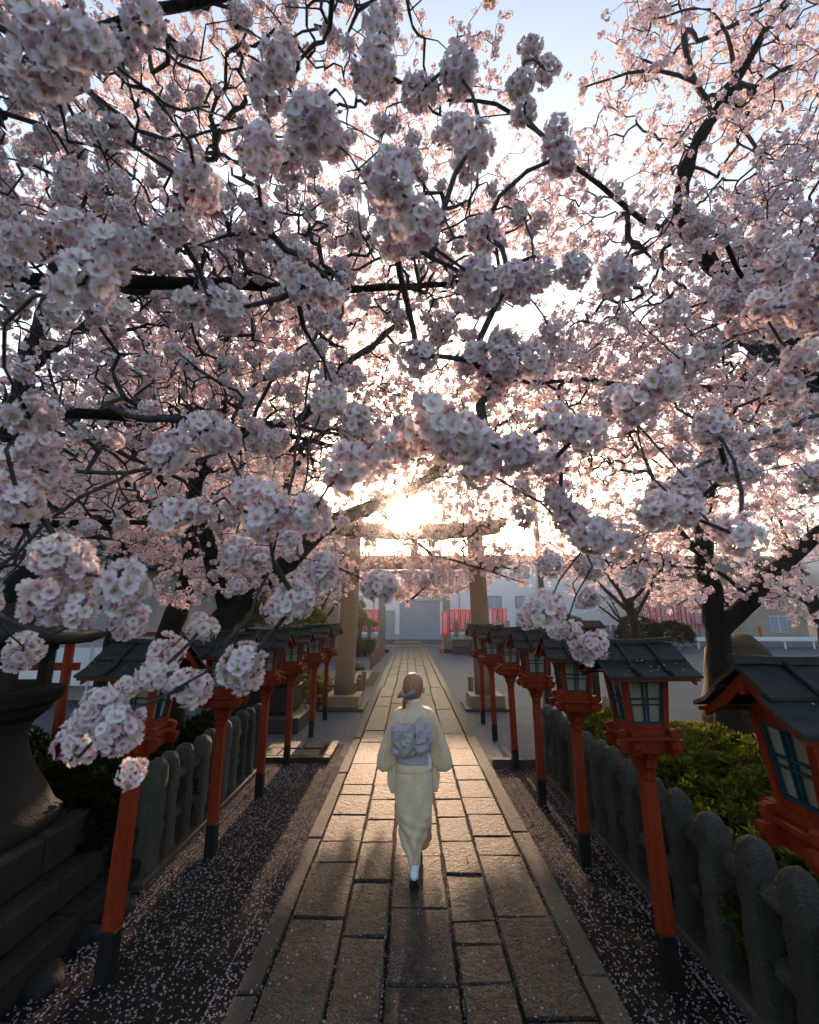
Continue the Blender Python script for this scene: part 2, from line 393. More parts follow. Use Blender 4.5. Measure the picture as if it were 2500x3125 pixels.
# ================================================================== RED LANTERNS
def make_lantern():
    root = thing('red_lantern', (0, 0, 0), 'x', 'lantern', 'red lanterns lining the path')
    V = 'vermilion'
    MB().box((0, 0, 0.79), (0.084, 0.084, 1.03), taper=(0.95, 0.95), bev=0.006).build('post', V, root)
    MB().box((0, 0, 0.137), (0.088, 0.088, 0.276), bev=0.006).build('post_foot', 'black_paint', root)
    prof = [(0.036, 1.10), (0.05, 1.13), (0.052, 1.17), (0.072, 1.20), (0.078, 1.245), (0.104, 1.27), (0.118, 1.30), (0.036, 1.30)]
    for k in range(4):
        mb = MB().extrude_poly([(p[0], p[1]) for p in prof], 'y', -0.024, 0.024)
        a = k * math.pi / 2; mb.v = [(x * math.cos(a) - y * math.sin(a), x * math.sin(a) + y * math.cos(a), z) for x, y, z in mb.v]
        mb.build('bracket', V, root)
    # crossed bearing boards with stepped ends, then the tray frame
    st = [(-.205, 1.345), (-.185, 1.302), (.185, 1.302), (.205, 1.345), (.205, 1.375), (-.205, 1.375)]
    for ax in ('x', 'y'):
        for s in (-1, 1):
            mb = MB().extrude_poly(st, 'y' if ax == 'x' else 'x', s * 0.115 - 0.022, s * 0.115 + 0.022)
            if ax == 'y': mb.v = [(x, y, z - 0.004) for x, y, z in mb.v]
            mb.build('bearing_board', V, root)
    MB().box((0, 0, 1.318), (0.225, 0.225, 0.03), bev=0.004).build('cap_block', V, root)
    MB().box((0, 0, 1.39), (0.33, 0.33, 0.028), bev=0.004).build('tray', V, root)
    sill = [(-.165, 1.405), (.165, 1.405), (.185, 1.405), (.185, 1.43), (.165, 1.44), (-.165, 1.44), (-.185, 1.43), (-.185, 1.405)]
    for ax in ('x', 'y'):
        for s in (-1, 1):
            mb = MB().extrude_poly(sill, 'y' if ax == 'x' else 'x', s * 0.122 - 0.018, s * 0.122 + 0.018)
            if ax == 'y': mb.v = [(x, y, z + 0.003) for x, y, z in mb.v]
            mb.build('sill', V, root)
    B, T, Z0, Z1 = 0.108, 0.135, 1.435, 1.765
    for sx in (-1, 1):
        for sy in (-1, 1):
            mb = MB(); w = 0.017
            rb = [(sx * B + dx * w, sy * B + dy * w, Z0) for dx, dy in ((-1, -1), (1, -1), (1, 1), (-1, 1))]
            rt = [(sx * T + dx * w, sy * T + dy * w, Z1) for dx, dy in ((-1, -1), (1, -1), (1, 1), (-1, 1))]
            mb.loft([rb, rt]).build('corner_post', V, root)
    for (h, zz, hh) in ((B, Z0 + 0.018, 0.03), (T, Z1 - 0.012, 0.036)):
        for k in range(4):
            a = k * math.pi / 2
            mb = MB().box((0, -h, zz), (2 * h - 0.03, 0.026, hh))
            mb.v = [(x * math.cos(a) - y * math.sin(a), x * math.sin(a) + y * math.cos(a), z) for x, y, z in mb.v]
            mb.build('rail', V, root)
    zb, zt = Z0 + 0.033, Z1 - 0.03
    def face(u, t, d):                     # u across -1..1, t 0..1 up, d out
        hw = (B - .017) + (T - B) * t; y = -(B + (T - B) * t) - d
        return (u * hw, y, zb + (zt - zb) * t)
    for k in range(4):
        a = k * math.pi / 2; rot = lambda L: [(x * math.cos(a) - y * math.sin(a), x * math.sin(a) + y * math.cos(a), z) for x, y, z in L]
        mb = MB()
        def bar(u0, u1, t0, t1):
            vv = [face(u0, t0, 0.006), face(u1, t0, 0.006), face(u1, t1, 0.006), face(u0, t1, 0.006),
                  face(u0, t0, -0.008), face(u1, t0, -0.008), face(u1, t1, -0.008), face(u0, t1, -0.008)]
            mb.add(rot(vv), [(0, 1, 2, 3), (7, 6, 5, 4), (0, 4, 5, 1), (1, 5, 6, 2), (2, 6, 7, 3), (3, 7, 4, 0)])
        bar(-1, 1, 0, .05); bar(-1, 1, .95, 1); bar(-1, -.9, .05, .95); bar(.9, 1, .05, .95)
        bar(-.165, -.085, .05, .95); bar(.085, .165, .05, .95)
        for (u0, u1) in ((-.9, -.165), (-.085, .085), (.165, .9)):
            bar(u0, u1, .42, .455); bar(u0, u1, .555, .59)
        w = mb.build('window', 'teal', root)
        meshobj('pane', rot([face(-.98, .01, -.012), face(.98, .01, -.012), face(.98, .99, -.012), face(-.98, .99, -.012),
                             face(-.98, .01, -.016), face(.98, .01, -.016), face(.98, .99, -.016), face(-.98, .99, -.016)]),
                [(0, 1, 2, 3), (7, 6, 5, 4), (0, 4, 5, 1), (1, 5, 6, 2), (2, 6, 7, 3), (3, 7, 4, 0)], 'paper', w)
    # roof: two tiers on each slope, ridge across the path
    L, e = 0.275, 0.31
    for s in (-1, 1):
        up = [(0.0, 1.965), (0.165, 1.868), (0.165, 1.856), (0.0, 1.945)]
        lo = [(0.13, 1.872), (0.215, 1.815), (e, 1.778), (e, 1.762), (0.215, 1.797), (0.13, 1.855)]
        rf = MB().extrude_poly([(s * p[0], p[1]) for p in up], 'x', -L, L).build('roof_slope', 'copper_roof', root)
        lw = MB().extrude_poly([(s * p[0], p[1]) for p in lo], 'x', -L - .012, L + .012).build('roof_eave', 'copper_roof', root)
        for bx in (-0.10, 0.10):
            path_ = [(bx, s * 0.01, 1.968), (bx, s * 0.165, 1.876), (bx, s * 0.215, 1.826), (bx, s * (e + .004), 1.788)]
            mb = MB(); mb.loft([ring(p, np.subtract(path_[min(i + 1, 3)], path_[max(i - 1, 0)]), 0.011, 6) for i, p in enumerate(path_)])
            mb.build('batten', 'copper_roof', rf, True)
        MB().box((0, s * (e - .022), 1.752), (2 * L, 0.02, 0.014)).build('eave_board', V, lw)
        for g in (-1, 1):                   # barge boards
            bb = [(s * 0.0, 1.938), (s * 0.13, 1.845), (s * 0.29, 1.755), (s * 0.29, 1.722), (s * 0.12, 1.80), (s * 0.0, 1.885)]
            MB().extrude_poly(bb, 'x', g * (L - .03) - .009, g * (L - .03) + .009).build('barge_board', V, root)
    rg = []
    for i in range(7):
        x = -1 + i / 3; z = 1.972 + 0.014 * x * x
        rg.append([(x * (L + .012), -.022, z - .012), (x * (L + .012), .022, z - .012), (x * (L + .012), .017, z + .016), (x * (L + .012), -.017, z + .016)])
    MB().loft(rg).build('ridge', 'copper_roof', root)
    for g in (-1, 1):
        gp = [(-.13, 1.78), (.13, 1.78), (.0, 1.90)]
        MB().extrude_poly(gp, 'x', g * .15 - .008, g * .15 + .008).build('gable', V, root)
        MB().box((g * .2, 0, 1.87), (.13, .03, .035)).build('purlin', V, root)
    MB().box((0, 0, 1.772), (0.30, 0.30, 0.012)).build('ceiling_board', V, root)
    return root
LANT = []
lant0 = make_lantern()
RX = [(1.56, 1.86), (1.555, 3.27), (1.545, 4.62), (1.55, 5.98), (1.53, 7.25), (1.52, 8.85), (1.52, 10.2)]
LX = [(-1.83, 3.31), (-1.82, 4.78), (-1.83, 6.2), (-1.82, 7.44), (-1.81, 9.15), (-1.81, 10.55)]
ORD = ['first', 'second', 'third', 'fourth', 'fifth', 'sixth', 'seventh']
for row, side in ((RX, 'beside the clipped green hedge'), (LX, 'beside the tall stone lantern')):
    n = len(row)
    for i, (x, y) in enumerate(row):
        o = lant0 if (row is RX and i == 0) else copy_tree(lant0)
        o.location = (x, y, 0.012); o.rotation_euler = (random.uniform(-.016, .016), random.uniform(-.018, .018), random.uniform(-.07, .07))
        o['label'] = 'vermilion post lantern, %s from the stone torii, in the row %s' % (ORD[n - 1 - i], side)
        LANT.append(o)

# ================================================================== STONE FENCES
def fence_post(h, w, seed):
    rs = np.random.default_rng(seed); n = 12; rings = []
    prof = [(0.0, 1.02), (0.3, 1.0), (0.6, 0.97), (0.74, 0.98), (0.85, 0.98), (0.925, 0.9), (0.97, 0.68), (1.0, 0.3)]
    for (t, s) in prof:
        rr = []
        for i in range(n):
            a = 2 * math.pi * i / n + math.pi / n
            q = (abs(math.cos(a)) ** 4.6 + abs(math.sin(a)) ** 4.6) ** (-1 / 4.6)
            k = w / 2 * s * q * (1 + rs.uniform(-.05, .05))
            rr.append((k * math.cos(a) * 1.0, k * math.sin(a) * 0.86, h * t + rs.uniform(-.008, .008)))
        rings.append(rr)
    return rings
pm = []
for s in range(5):
    mb = MB().loft(fence_post(0.94, 0.185, s)); o = mb.build('post', 'granite_dark', None, True)
    bm = bmesh.new(); bm.from_mesh(o.data); bmesh.ops.subdivide_edges(bm, edges=bm.edges, cuts=2, use_grid_fill=True); bm.to_mesh(o.data); bm.free(); o.data.polygons.foreach_set('use_smooth', [True] * len(o.data.polygons))
    rough_mesh(o, .010, 9, s); rough_mesh(o, .006, 30, s + 9); pm.append(o.data); bpy.data.objects.remove(o)
def stone_fence(x, ys, label, slope=0.0):
    root = thing('stone_fence', (x, ys[0], 0), label, 'fence')
    for i, y in enumerate(ys):
        p = bpy.data.objects.new('post', pm[(i * 3 + int(x)) % 5]); link(p, root)
        p.location = (random.uniform(-.012, .012), y - ys[0], -0.02 + random.uniform(-.02, .02))
        p.rotation_euler = (random.uniform(-.03, .03), random.uniform(-.03, .03), random.uniform(-.12, .12) + (math.pi if i % 2 else 0))
    for z in (0.34, 0.68):
        for a, bb in zip(ys[:-1], ys[1:]):
            mb = MB(); k = 5; rg = []
            for t in range(k):
                yy = a - ys[0] + 0.06 + (bb - a - .12) * t / (k - 1)
                rg.append([(math.cos(q) * .052 * (1 + random.uniform(-.1, .1)), yy, z + math.sin(q) * .06 * (1 + random.uniform(-.1, .1))) for q in np.arange(8) * math.pi / 4])
            mb.loft(rg).build('rail', 'granite_dark', root, True)
    MB().box((0, (ys[-1] - ys[0]) / 2, 0.035), (0.24, ys[-1] - ys[0] + 0.4, 0.10), bev=0.015).build('footing', 'granite_dark', root)
    return root
stone_fence(1.96, [1.15 + 0.365 * i for i in range(17)], 'row of round headed granite fence posts holding back the green hedge')
stone_fence(-2.24, [4.42 + 0.305 * i for i in range(10)], 'row of round headed granite fence posts next to the tall stone lantern')

# ================================================================== TALL STONE LANTERN
def rsq(c, z, r, n=20, e=4.0, rot=0.0):
    out = []
    for i in range(n):
        a = 2 * math.pi * i / n + math.pi / n
        q = (abs(math.cos(a)) ** e + abs(math.sin(a)) ** e) ** (-1 / e)
        out.append((c[0] + r * q * math.cos(a + rot), c[1] + r * q * math.sin(a + rot), z))
    return out
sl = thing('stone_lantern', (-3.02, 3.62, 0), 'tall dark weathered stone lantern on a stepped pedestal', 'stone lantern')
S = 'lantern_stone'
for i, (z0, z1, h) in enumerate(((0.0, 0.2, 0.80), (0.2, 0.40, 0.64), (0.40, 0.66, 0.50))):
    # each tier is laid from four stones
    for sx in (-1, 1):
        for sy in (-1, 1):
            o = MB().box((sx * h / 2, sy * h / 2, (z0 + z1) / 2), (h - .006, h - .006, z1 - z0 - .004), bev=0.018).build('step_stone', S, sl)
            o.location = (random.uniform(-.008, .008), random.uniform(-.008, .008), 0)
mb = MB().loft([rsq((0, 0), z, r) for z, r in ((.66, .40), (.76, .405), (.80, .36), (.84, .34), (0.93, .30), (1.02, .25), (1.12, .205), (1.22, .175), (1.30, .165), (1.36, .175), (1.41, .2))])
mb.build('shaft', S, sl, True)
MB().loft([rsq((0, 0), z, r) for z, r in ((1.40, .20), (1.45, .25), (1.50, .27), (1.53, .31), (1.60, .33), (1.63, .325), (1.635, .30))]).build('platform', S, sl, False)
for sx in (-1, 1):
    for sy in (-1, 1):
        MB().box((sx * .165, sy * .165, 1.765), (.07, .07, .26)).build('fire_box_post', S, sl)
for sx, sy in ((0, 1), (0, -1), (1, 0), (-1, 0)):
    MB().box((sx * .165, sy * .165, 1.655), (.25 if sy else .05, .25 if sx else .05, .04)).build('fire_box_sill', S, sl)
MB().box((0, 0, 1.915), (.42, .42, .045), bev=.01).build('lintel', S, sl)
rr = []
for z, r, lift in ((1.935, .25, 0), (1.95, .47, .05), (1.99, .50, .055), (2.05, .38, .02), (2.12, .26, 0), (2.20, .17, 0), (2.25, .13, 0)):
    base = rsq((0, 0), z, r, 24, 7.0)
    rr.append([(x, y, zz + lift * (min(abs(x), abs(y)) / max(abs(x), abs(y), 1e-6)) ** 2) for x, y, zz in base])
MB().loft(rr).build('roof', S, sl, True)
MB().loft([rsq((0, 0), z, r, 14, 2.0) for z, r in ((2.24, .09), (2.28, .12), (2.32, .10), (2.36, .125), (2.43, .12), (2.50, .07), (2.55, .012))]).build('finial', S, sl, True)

def boulder(loc, size, seed, mat, label, cat='stone', group=None):
    bm = bmesh.new(); bmesh.ops.create_icosphere(bm, subdivisions=3, radius=1.0)
    from mathutils import noise as mn
    for v in bm.verts:
        k = 1 + 0.28 * mn.noise(v.co * 1.3 + Vector((seed * 5.1, 0, 0))) + 0.10 * mn.noise(v.co * 3.2 + Vector((0, seed * 3.7, 0)))
        v.co = Vector((v.co.x * size[0], v.co.y * size[1], max(v.co.z, -0.55) * size[2])) * k
    me = bpy.data.meshes.new('boulder'); bm.to_mesh(me); bm.free(); me.materials.append(M[mat])
    me.polygons.foreach_set('use_smooth', [True] * len(me.polygons))
    o = link(bpy.data.objects.new('boulder', me)); o.location = loc; o.rotation_euler = (0, 0, seed * 1.3)
    tag(o, label, cat, group); return o
for i, (x, y, s) in enumerate(((-2.17, 4.02, .10), (-2.2, 3.66, .09), (-2.18, 3.30, .10), (-2.2, 2.9, .09))):
    boulder((x, y, s * .2), (s, s * 1.5, s * .9), 20 + i, 'lantern_stone', 'small rough edging stone at the foot of the stepped pedestal', 'stone', 'edging stones by the pedestal')
boulder((6.75, 9.75, 0.55), (1.15, .8, 1.2), 13, 'brown_rock', 'large brown boulder behind the forked cherry trunk')
boulder((3.15, 7.9, 0.35), (0.17, 0.16, 0.5), 4, 'torii_stone', 'brown boulder among yellow leaves at the end of the hedge')

# ================================================================== TORII
to = thing('stone_torii', (0.12, 11.95, 0), 'large brown stone torii gate spanning the path', 'torii')
for s, xb, xt in ((-1, -1.73, -1.60), (1, 1.73, 1.60)):
    mb = MB(); rg = []
    for i in range(9):
        t = i / 8; rg.append(ring((xb + (xt - xb) * t, 0, 0.3 + 3.95 * t), (0, 0, 1), 0.245 - 0.035 * t, 20))
    mb.loft(rg).build('pillar', 'torii_stone', to, True)
    MB().box((xb, 0, 0.19), (0.82, 0.82, 0.26), bev=0.015).build('pillar_base', 'torii_stone', to)
    MB().box((xb, 0, 0.03), (1.08, 1.08, 0.06), bev=0.01).build('pillar_footing', 'granite_dark', to)
MB().box((0, 0, 3.54), (4.75, 0.19, 0.34), bev=0.01).build('tie_beam', 'torii_stone', to)
MB().box((0, 0, 3.89), (0.2, 0.16, 0.36), bev=0.01).build('strut', 'torii_stone', to)
for nm, z0, hh, hl, dd in (('lower_lintel', 4.16, 0.17, 2.25, 0.34), ('upper_lintel', 4.335, 0.2, 2.42, 0.42)):
    rg = []
    for i in range(13):
        x = -1 + i / 6; lift = 0.16 * abs(x) ** 2.6
        rg.append([(x * hl, -dd / 2, z0 + lift), (x * hl, dd / 2, z0 + lift), (x * hl, dd / 2 * .94, z0 + hh + lift), (x * hl, -dd / 2 * .94, z0 + hh + lift)])
    MB().loft(rg).build(nm, 'torii_stone', to)

# ================================================================== BACKGROUND: buildings
bd = thing('shutter_building', (1.0, 47, 0), 'long white building with a grey roller shutter at the end of the path', 'building')
MB().box((5, 4, 4.15), (38, 8, 7.9)).build('wall', 'white_wall', bd)
MB().box((0, 0.02, 0.25), (38.2, 0.5, 0.5)).build('plinth', 'bluegrey', bd)
MB().box((5, 3.9, 8.2), (38.6, 8.5, 0.22)).build('roof_edge', 'bluegrey', bd)
mb = MB()
n = 46
vv, ff = [], []
for i in range(n + 1):
    z = 0.42 + 3.3 * i / n
    for dz, y in ((0, -.03), (.04, -.055)):
        vv += [(-2.0, y, z + dz), (2.05, y, z + dz)]
for i in range(len(vv) // 2 - 1): ff.append((2 * i, 2 * i + 1, 2 * i + 3, 2 * i + 2))
meshobj('roller_shutter', vv, ff, 'shutter', bd)
MB().box((-2.18, -.06, 2.0), (0.36, 0.12, 3.4)).build('shutter_jamb', 'white_wall', bd)
MB().box((2.2, -.06, 2.0), (0.3, 0.12, 3.4)).build('shutter_jamb', 'white_wall', bd)
MB().box((0, -.10, 3.9), (4.8, 0.25, 0.35)).build('shutter_box', 'bluegrey', bd)
dr = MB().box((-2.95, -.03, 1.6), (1.0, 0.06, 2.4)).build('door', 'bluegrey', bd)
MB().box((-2.6, -.08, 1.5), (0.05, 0.05, 0.16)).build('handle', 'dark_metal', dr)
MB().box((-3.65, -.06, 1.9), (0.3, 0.12, 3.2)).build('door_jamb', 'white_wall', bd)
for x in (-8.5, -6.4, 7.5, 10.4, 13.4, 16.4):
    for z in (3.6, 6.6):
        w = MB().box((x, -.03, z), (1.5, 0.1, 1.2)).build('window', 'dark_metal', bd)
        MB().box((x, -.085, z), (1.36, 0.02, 1.06)).build('pane', 'shutter', w)
        MB().box((x, -.10, z), (0.05, 0.03, 1.06)).build('mullion', 'white_paint', w)
for x in (-4.6, 4.0, 12.0):
    MB().cyl((x, -.12, 0.4), (x, -.12, 8.5), 0.06, n=8).build('downpipe', 'bluegrey', bd)
MB().box((2.95, -.1, 2.35), (.25, .18, .5)).build('meter_box', 'white_paint', bd)
rd = meshobj('road', [(-80, 38.0, .008), (80, 38.0, .008), (80, 46.6, .008), (-80, 46.6, .008)], [(0, 1, 2, 3)], 'asphalt'); sstruct(rd)
for x, w in ((-0.55, 2.1), (2.6, 0.8)):
    o = MB().box((x + 0.4, 37.2, 0.16), (w, 0.28, 0.26), bev=.04).build('stone_block', 'torii_stone')
    tag(o, ('long' if w > 1 else 'short') + ' low stone block lying across the end of the path', 'stone block')

def plain_building(loc, size, label, wall, roof, wins, rz=0, gable=False):
    r = thing('house', loc, label, 'building', rz=rz)
    MB().box((0, 0, size[2] / 2), size).build('wall', wall, r)
    if gable:
        mb = MB().extrude_poly([(-size[1] / 2 - .6, size[2] + .01), (0, size[2] + 1.9), (size[1] / 2 + .6, size[2] + .01), (size[1] / 2 + .6, size[2] - .15), (-size[1] / 2 - .6, size[2] - .15)], 'x', -size[0] / 2 - .5, size[0] / 2 + .5)
        rf = mb.build('roof', roof, r)
        for i in range(int(size[0] / .35)):
            x = -size[0] / 2 - .4 + i * .35
            MB().cyl((x, -size[1] / 2 - .62, size[2] - .02), (x, -.05, size[2] + 1.93), .06, n=6).build('tile_row', roof, rf)
    else:
        MB().box((0, 0, size[2] + .1), (size[0] + .3, size[1] + .3, .2)).build('roof', roof, r)
    for x, z, w, h in wins:
        f = MB().box((x, -size[1] / 2 - .02, z), (w, .1, h)).build('window', 'white_paint', r)
        for s in (-1, 1): MB().box((x + s * w / 4, -size[1] / 2 - .075, z), (w / 2 - .08, .02, h - .1)).build('pane', 'shutter', f)
    return r
plain_building((-11.5, 15.5, 0), (9, 5, 3.6), 'low shrine hall with grey plaster wall and dark tiled roof behind the cherry trunks', 'grey_wall', 'tile_roof', [(-2, 2, 1.4, 1.2), (1.5, 2, 1.4, 1.2)], gable=True)
plain_building((-13.5, 25, 0), (14, 6, 11), 'tall pale apartment house rising behind the shrine hall', 'tan_wall', 'bluegrey', [(x, z, 1.6, 1.3) for x in (-5.5, -2.5, .5, 3.5, 6) for z in (2.2, 5.2, 8.2)])
plain_building((-5.6, 27.5, 0), (3.5, 4, 7.2), 'narrow tan tiled house next to the torii', 'tan_wall', 'tile_roof', [(-.8, 4.6, 1.1, 1.2), (.9, 4.6, .8, 1.2)])
plain_building((26.5, 41, 0), (11, 6, 5.6), 'cream two storey house behind the guard rail', 'tan_wall', 'tile_roof', [(-3, 3.6, 1.4, 1.1), (0.2, 3.6, 1.4, 1.1), (3.2, 1.6, 1.4, 1.3)], gable=True)
plain_building((40, 38, 0), (13, 8, 8), 'large white house beyond the guard rail at the far side of the road', 'white_wall', 'tile_roof', [(-4, 5, 1.6, 1.3), (-1, 5, 1.6, 1.3), (2, 5, 1.6, 1.3), (-4, 2, 1.6, 1.3)])

# guard rail
gr = thing('guard_rail', (20, 33, 0), 'white steel guard rail along the road', 'guard rail')
for i in range(7): MB().cyl((i * 2.0, 0, 0), (i * 2.0, 0, .8), .06, n=8).build('post', 'white_paint', gr)
MB().box((6, -.06, .66), (13, .05, .28), bev=.02).build('beam', 'white_paint', gr)

# ------------------------------------------------------------------ gate posts, low walls, banners
TXT = None
def banner_text():
    global TXT
    if TXT: return TXT
    c = bpy.data.curves.new('lettering', 'FONT'); c.body = '\n'.join('招福家内安全'); c.align_x = 'CENTER'; c.size = 0.24; c.space_line = 0.86
    c.resolution_u = 1
    o = bpy.data.objects.new('lettering', c); COL.objects.link(o)
    bpy.context.view_layer.update()
    me = bpy.data.meshes.new_from_object(o.evaluated_get(bpy.context.evaluated_depsgraph_get()))
    bpy.data.objects.remove(o)
    me.materials.clear(); me.materials.append(M['white_cloth']); TXT = me
    return me
M['white_cloth'] = mottled('white_print', (0.68, 0.66, 0.66), (0.75, 0.73, 0.73), 8, 0.8, 0)
M['red_cloth'] = leafy('red_cloth', None, (0.56, 0.030, 0.035), (0.75, 0.06, 0.05), 0.45, 0.15)
NAR = np.array
def make_banner():
    r = thing('banner', (0, 0, 0), 'x', 'banner')
    MB().cyl((0, 0, 0), (0, 0, 2.3), .016, n=6).build('pole', 'white_paint', r)
    MB().cyl((-.02, 0, 2.24), (.42, 0, 2.24), .01, n=6).build('crossbar', 'white_paint', r)
    vv, ff = [], []
    for j in range(11):
        for i in range(5):
            x = .02 + .38 * i / 4; z = 2.22 - 1.5 * j / 10
            vv.append((x, .025 * math.sin(x * 14 + j * .4), z))
    for j in range(10):
        for i in range(4): a = j * 5 + i; ff.append((a, a + 1, a + 6, a + 5))
    c = meshobj('cloth', vv, ff, 'red_cloth', r, True)
    t = bpy.data.objects.new('lettering', banner_text()); link(t, c)
    t.location = (.21, -.035, 1.97); t.rotation_euler = (R(90), 0, 0); t.scale = (1.05, 1.0, 1)
    return r
ban0 = make_banner(); first = [True]
def banner(x, y, z, label, group, rz=0, sc=1.0):
    o = ban0 if first[0] else copy_tree(ban0); first[0] = False
    o.location = (x, y, z); o.rotation_euler = (random.uniform(-.03, .03), random.uniform(-.05, .05), rz + random.uniform(-.25, .25)); o.scale = (sc, sc, sc)
    o['label'] = label; o['group'] = group
    return o
def pixx(px, Y): return (px - 1250) / F * (Y * math.cos(PITCH))
# low walls of squared stone with upright pale posts on either side of the path's end
for side, x0, x1 in ((1, 2.55, 7.6), (-1, -7.0, -2.0)):
    r = thing('low_stone_wall', ((x0 + x1) / 2, 28.4, 0), 'low squared stone wall with upright posts, %s' % ('in front of the hedge of red banners' if side > 0 else 'behind the young maple'), 'wall')
    cx = (x0 + x1) / 2; L = x1 - x0; nb = 5
    for row in range(2):
        for i in range(nb):
            MB().box((-L / 2 + (i + .5) * L / nb, 0, .22 + row * .4), (L / nb - .02, .5, .38), bev=.02).build('stone', 'granite_dark', r)
    MB().box((0, 0, .90), (L + .1, .6, .12), bev=.02).build('coping', 'pale_stone', r)
    for i in range(int(L / .62)):
        MB().box((-L / 2 + .25 + i * .62, 0, 1.45), (.24, .2, 1.0), taper=(.96, .96), bev=.02).build('upright', 'pale_stone', r)
    MB().box((0, .02, 1.35), (L - .3, .1, .12)).build('cross_rail', 'pale_stone', r)
for s, x in ((-1, -1.72), (1, 2.32)):
    o = thing('gate_post', (x, 29.6, 0), 'square pale stone gate post at the path end beside the %s' % ('door' if s < 0 else 'leading red banner'), 'gate post')
    MB().box((0, 0, 1.75), (.46, .46, 3.5), taper=(.94, .94), bev=.02).build('shaft', 'pale_stone', o)
    MB().box((0, 0, .12), (.9, .8, .24), bev=.02).build('base', 'granite_dark', o)
for px in (1372, 1392, 1411, 1424, 1433): banner(pixx(px - 6, 29.2), 29.2 + random.uniform(-.2, .3), .62 if px > 1380 else 0.6, 'red banner with white lettering behind the low stone wall', 'red banners behind the low wall', sc=.9)
for px in (1486, 1508, 1517, 1526, 1536): banner(pixx(px - 6, 29.4), 29.4 + random.uniform(-.2, .3), .68, 'red banner with white lettering beyond the torii pillar by the round bush', 'red banners beside the round bush', sc=.9)
b1 = banner(pixx(1348, 27.6), 27.6, .35, 'foremost red banner with white lettering on an orange stake by the path end', 'red banner on an orange stake', sc=.95)
MB().box((.03, 0.03, .3), (.09, .09, 1.3)).build('stake', 'orange_paint', b1)
for px in (1094, 1105, 1114, 1122, 1140): banner(pixx(px - 5, 29.3), 29.3 + random.uniform(-.2, .3), .6, 'red banner with white lettering behind the young maple', 'red banners behind the young maple', sc=.9)
o = MB().box((0, 0, .5), (.1, .1, 1.0)).build('stake', 'orange_paint'); o.location = (pixx(1156, 27.3), 27.3, 0); tag(o, 'short orange stake at the end of the low wall by the maple', 'stake')

# orange fence with its rank of banners on a raised kerb (far right of the court)
fy = 35.0
kbo = MB().box((24, 36.2, .2), (22, 3.4, .4), bev=.03).build('raised_kerb', 'pale_stone'); sstruct(kbo)
of = thing('orange_fence', (pixx(1945, fy), fy, .4), 'orange railing with thin teal bars on the raised kerb', 'fence')
x0f = pixx(1945, fy); Lf = 9.0
for i in range(4): MB().box((i * Lf / 3, 0, .55), (.13, .13, 1.1)).build('post', 'orange_paint', of)
for i in range(3): MB().box(((i + .5) * Lf / 3, 0, .5), (.07, .07, 1.0)).build('thin_post', 'orange_paint', of)
for z in (.1, .95): MB().box((Lf / 2, 0, z), (Lf, .05, .06)).build('rail', 'orange_paint', of)
for i in range(42):
    x = .2 + i * (Lf - .4) / 41
    MB().box((x, .04, .75), (.03, .03, 1.25)).build('bar', 'cyan_paint', of)
for i, px in enumerate((1966, 1988, 2003, 2015, 2030, 2042, 2053, 2064, 2075, 2088, 2098, 2110, 2120, 2131, 2143, 2156, 2170)):
    banner(pixx(px, fy + .6), fy + .6 + random.uniform(-.1, .2), .62, 'red banner with white lettering in the dense rank behind the orange railing', 'banners behind the orange railing', sc=1.12)
# pale lattice stone fence
lf = thing('stone_lattice_fence', (pixx(1812, 33.5), 33.5, 0), 'pale grey stone lattice fence left of the orange railing, under the small cherry', 'fence')
for i in range(5): MB().box((i * .45, 0, .8), (.22, .18, 1.6), bev=.02).build('upright', 'pale_stone', lf)
for z in (.5, 1.1): MB().box((.9, .02, z), (2.3, .12, .2)).build('rail', 'pale_stone', lf)

# notice board of dark wood
nb_ = thing('notice_board', (2.82, 8.5, 0), 'dark old wooden notice board on two posts behind the hedge', 'notice board')
for s in (-1, 1): MB().box((s * .42, 0, 1.0), (.13, .13, 2.0), bev=.01).build('post', 'old_wood', nb_)
for i in range(5): MB().box((-.36 + i * .18, -.02, 1.72), (.172, .05, .42), bev=.006).build('plank', 'old_wood', nb_)
MB().extrude_poly([(-.22, 1.98), (0, 2.09), (.22, 1.98), (.22, 1.955), (0, 2.06), (-.22, 1.955)], 'x', -.62, .62).build('roof', 'old_wood', nb_)

# utility pole and lamp pole
up = thing('utility_pole', (5.6, 19.5, 0), 'dark slender utility pole in the gravel court', 'pole')
MB().cyl((0, 0, 0), (-.12, 0, 7.4), .13, .09, 12).build('shaft', 'dark_metal', up, True)
MB().cyl((-.15, 0, 3.0), (-.26, 0, 7.2), .03, n=8).build('conduit', 'metal_grey', up, True)
MB().box((-.12, 0, 7.1), (.9, .08, .1)).build('cross_arm', 'dark_metal', up)
lp = thing('lamp_pole', (-2.52, 21.5, 0), 'pale blue grey steel lamp pole behind the torii pillar', 'pole')
MB().cyl((0, 0, 0), (0, 0, 1.5), .11, .105, 12).build('lower_tube', 'metal_grey', lp, True)
MB().cyl((0, 0, 1.5), (0, 0, 6.4), .07, .06, 12).build('upper_tube', 'metal_grey', lp, True)
MB().cyl((0, 0, 6.35), (.5, 0, 6.6), .035, n=8).build('arm', 'metal_grey', lp, True)
MB().box((.7, 0, 6.62), (.5, .18, .09), bev=.02).build('lamp_head', 'metal_grey', lp)
boulder((-2.1, 20.2, .14), (.3, .25, .2), 9, 'pale_stone', 'grey rounded stone at the foot of the lamp pole')

